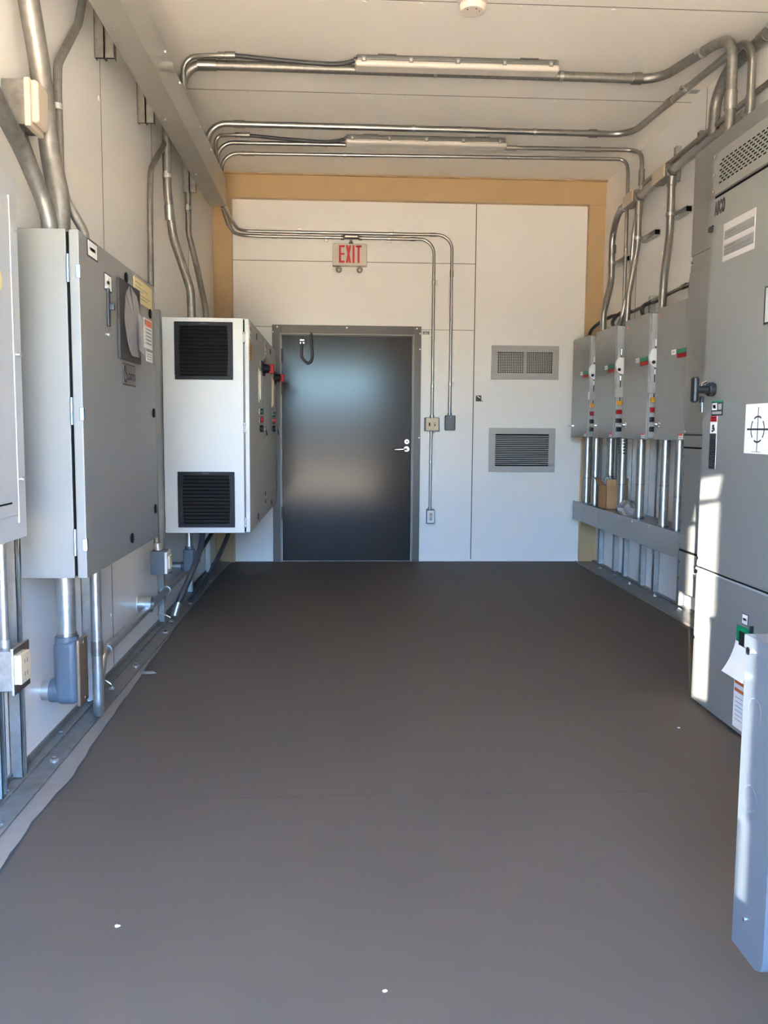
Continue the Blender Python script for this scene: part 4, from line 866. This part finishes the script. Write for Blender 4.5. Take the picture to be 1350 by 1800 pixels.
mk('hanging_key', MB().box(AX - .06, AX - .048, 3.602, 3.628, 1.345, 1.372, 'black', .003).box(AX - .056, AX - .052, 3.605, 3.611, 1.305, 1.347, 'chrome').box(AX - .056, AX - .052, 3.616, 3.622, 1.308, 1.347, 'chrome'), None, HN)
lbl(D, 'instruction_label', 'R', AX, 3.522, 3.630, 1.290, 1.352, 'ink', [(0, 1, .90, 1, 'green'), (.05, .5, .38, .86, 'paper'), (.12, .4, .5, .75, 'greyink'), (.6, .9, .4, .8, 'greyink'), (.08, .9, .1, .28, 'greyink')])
lbl(D, 'danger_label', 'R', AX, 3.572, 3.635, 1.062, 1.288, 'paper', [(0, 1, .895, 1, 'signred'), (.15, .85, .955, .98, 'paper'), (.15, .85, .91, .935, 'paper'), (.32, .62, .75, .84, 'ink'), (.5, .72, .72, .78, 'ink'), (.25, .5, .70, .74, 'ink'), (0, 1, 0, .675, 'ink')] + [(.12, .55 + .3 * ((i * 7) % 5) / 5, .64 - i * .032, .648 - i * .032, 'paper') for i in range(19)])
lbl(at_, 'small_tag', 'R', AX, 3.215, 3.265, .462, .505, 'ink', [(.06, .94, .06, .94, 'paper'), (.2, .8, .4, .6, 'greyink')])
mk('breaker_window', MB().box(AX - .006, AX, 3.10, 3.298, .335, .452, 'green', .002).box(AX - .008, AX - .004, 3.11, 3.272, .34, .432, 'black', .002).box(AX - .018, AX - .004, 3.16, 3.17, .40, .475, 'black', .002), None, at_)
fp = MB()
for k in range(6):
    a, b_ = k / 6, (k + 1) / 6
    f_ = lambda t: (AX - .004 - .055 * t * t, .415 - .155 * t)
    (xa, za), (xb_, zb2) = f_(a), f_(b_)
    fp.quad([(xa, 3.30, za), (xa, 3.12, za), (xb_, 3.12, zb2), (xb_, 3.30, zb2)], 'paper')
mk('curled_sheet', fp, None, at_)
lbl(at_, 'warning_label', 'R', AX, 3.08, 3.305, .032, .232, 'paper', [(.03, 1, .90, .97, 'orange'), (.03, 1, .74, .81, 'orange')] + [(.08, .8, .62 - i * .09, .635 - i * .09, 'greyink') for i in range(6)])

# open cabinet door and the cabinet it belongs to, at the right edge of the picture
lf = thing('side_cabinet', (1.6, 1.2, 0), 'blue-grey cabinet at right edge with its thick door swung open', 'electrical cabinet')
LD = MB(); x0, x1, y0, y1, z0, z1 = .794, 1.40, 1.475, 1.60, .196, .824
LD.prism([(y0 + .028, z0), (y1, z0), (y1, z1), (y0, z1), (y0, z0 + .03), (y0 + .008, z0 + .009)], 'X', x0, x1, 'leaf')
LDo = mk('open_door', LD, None, lf)
mk('door_lip', MB().box(x0 - .004, x0, y0 + .001, y1, z1 - .022, z1 + .002, 'leaf', .001).box(x0 - .004, x1, y0, y1, z1, z1 + .004, 'leaf', .001), None, LDo)
for z in (.688, .515):
    ko = MB(); n = 32
    for k in range(n):
        a, b_ = 2 * PI * k / n, 2 * PI * (k + 1) / n
        ko.quad([(x0 - .0012, 1.55 + r_ * math.cos(t), z + r_ * math.sin(t)) for r_, t in ((.027, a), (.027, b_), (.0245, b_), (.0245, a))], 'leafedge')
    ko.cyl((x0 - .0006, 1.55, z), (x0 + .002, 1.55, z), .023, 'leaf', n=32)
    mk('knockout', ko, None, LDo)
mk('door_screw', MB().cyl((x0, 1.575, .80), (x0 - .008, 1.575, .80), .008, 'chrome', n=10), None, LDo)
mk('door_screw', MB().cyl((x0, 1.55, .27), (x0 - .003, 1.55, .27), .004, 'chrome', n=10), None, LDo)
mk('body', MB().box(1.40, 2.385, .85, 1.60, .0, 1.3, 'leaf', .004), None, lf)

# floor litter
def debris(x, y, label, sc, m='paper', cat='debris'):
    b = bmesh.new(); bmesh.ops.create_icosphere(b, subdivisions=2, radius=1)
    for v in b.verts: v.co = Vector((v.co.x * sc[0] * random.uniform(.6, 1.2), v.co.y * sc[1] * random.uniform(.6, 1.2), max(-.2, v.co.z) * sc[2] * random.uniform(.5, 1.2))) + Vector((x, y, sc[2] * .2 + .0005))
    q = MB(); q._merge(b, m); tag(mk('floor_debris', q), label, cat)
debris(-.96, 4.22, 'crumpled pale scrap at floor edge beneath the grey control cabinet', (.045, .022, .012), 'primer')
debris(-.545, 2.02, 'tiny white speck on the near floor, lower left', (.007, .006, .004))
debris(1.40, 3.36, 'tiny white speck on floor near the transfer switch foot', (.006, .006, .004))
debris(.10, 1.75, 'tiny pale speck on the floor at the bottom edge of the picture', (.006, .005, .003))

# ------------------------------------------------------------------ camera
cam = bpy.data.cameras.new('camera'); co = bpy.data.objects.new('camera', cam); COL.objects.link(co)
cam.sensor_fit = 'VERTICAL'; cam.sensor_height = 36.0; cam.lens = 36.0 * 1499.76 / 1800.0
cam.clip_start = .02; cam.clip_end = 300
yaw, pitch, roll = .0514098, .0960799, .0071976
f = Vector((math.sin(yaw) * math.cos(pitch), math.cos(yaw) * math.cos(pitch), -math.sin(pitch)))
r = Vector((math.cos(yaw), -math.sin(yaw), 0)); u = r.cross(f)
r2 = r * math.cos(roll) + u * math.sin(roll); u2 = -r * math.sin(roll) + u * math.cos(roll)
mw = Matrix.Identity(4)
for i in range(3): mw[i][0], mw[i][1], mw[i][2] = r2[i], u2[i], -f[i]
mw[0][3], mw[1][3], mw[2][3] = 0, 0, 1.22
co.matrix_world = mw
scene.camera = co

# ------------------------------------------------------------------ light
w = bpy.data.worlds.new('sky'); scene.world = w; w.use_nodes = True
n, l = w.node_tree.nodes, w.node_tree.links
bg = n['Background']; sky = n.new('ShaderNodeTexSky'); sky.sky_type = 'NISHITA'
sky.sun_disc = False; sky.sun_elevation = math.radians(42); sky.sun_rotation = math.radians(80); sky.air_density = 1.0; sky.dust_density = 1.2; sky.ozone_density = 1.2
tint = n.new('ShaderNodeMix'); tint.data_type = 'RGBA'; tint.blend_type = 'MULTIPLY'; tint.inputs['Factor'].default_value = 1.0
tint.inputs[7].default_value = (.60, .90, 1.24, 1)          # camera white balance on the warm side makes the sky read bluer
l.new(sky.outputs['Color'], tint.inputs[6]); l.new(tint.outputs[2], bg.inputs['Color']); bg.inputs['Strength'].default_value = 0.22
sl = bpy.data.lights.new('sun', 'SUN'); sl.energy = 7.5; sl.angle = math.radians(.53); sl.color = (1.0, .92, .78)
so = bpy.data.objects.new('sun', sl); COL.objects.link(so)
dv = Vector((-.80, -.18, -.62)); so.rotation_euler = dv.to_track_quat('-Z', 'Y').to_euler()
# added area lamps behind the camera, standing in for a strip of low sunlight
th_ = math.radians(22.4); te = .19
dirv = Vector((math.sin(th_), math.cos(th_), -te)).normalized()
def shaft(name, p_hit, wid, hgt, e, rollang=0.0):
    a = bpy.data.lights.new(name, 'AREA'); a.shape = 'RECTANGLE'; a.size = wid; a.size_y = hgt; a.energy = e; a.spread = math.radians(.5); a.color = (1.0, .96, .88)
    o = bpy.data.objects.new(name, a); COL.objects.link(o)
    o.location = Vector(p_hit) - dirv * 4.2
    q = dirv.to_track_quat('-Z', 'Y'); o.rotation_euler = (q @ Matrix.Rotation(rollang, 3, 'Z').to_quaternion()).to_euler()
nrm = Vector((math.cos(th_), -math.sin(th_), 0)); along = Vector((math.sin(th_), math.cos(th_), 0))
def standin_lamp(name, u0, u1, z0, z1, power=1.1, roll_=0.0):
    p = nrm * ((u0 + u1) / 2) + along * (3.72 / math.cos(th_))
    shaft(name, (p.x, p.y, (z0 + z1) / 2), u1 - u0, z1 - z0, power * (u1 - u0) * (z1 - z0), roll_)
standin_lamp('sun_standin_middle', .035, .138, .32, .89)
standin_lamp('sun_standin_low', .066, .138, .03, .32)
standin_lamp('sun_standin_edge', .128, .142, -.13, .03)
standin_lamp('sun_standin_high', .060, .138, .92, 1.01, roll_=math.radians(-8))

# ------------------------------------------------------------------ colour management
vs_ = scene.view_settings
scene.display_settings.display_device = 'sRGB'
vs_.view_transform = 'Standard'; vs_.look = 'None'; vs_.gamma = 1.0; vs_.use_curve_mapping = False
vs_.exposure = 5.7
c = scene.cycles
c.max_bounces = 10; c.diffuse_bounces = 7; c.glossy_bounces = 4; c.transparent_max_bounces = 12
c.caustics_reflective = False; c.caustics_refractive = False; c.sample_clamp_indirect = 6.0
c.use_denoising = True
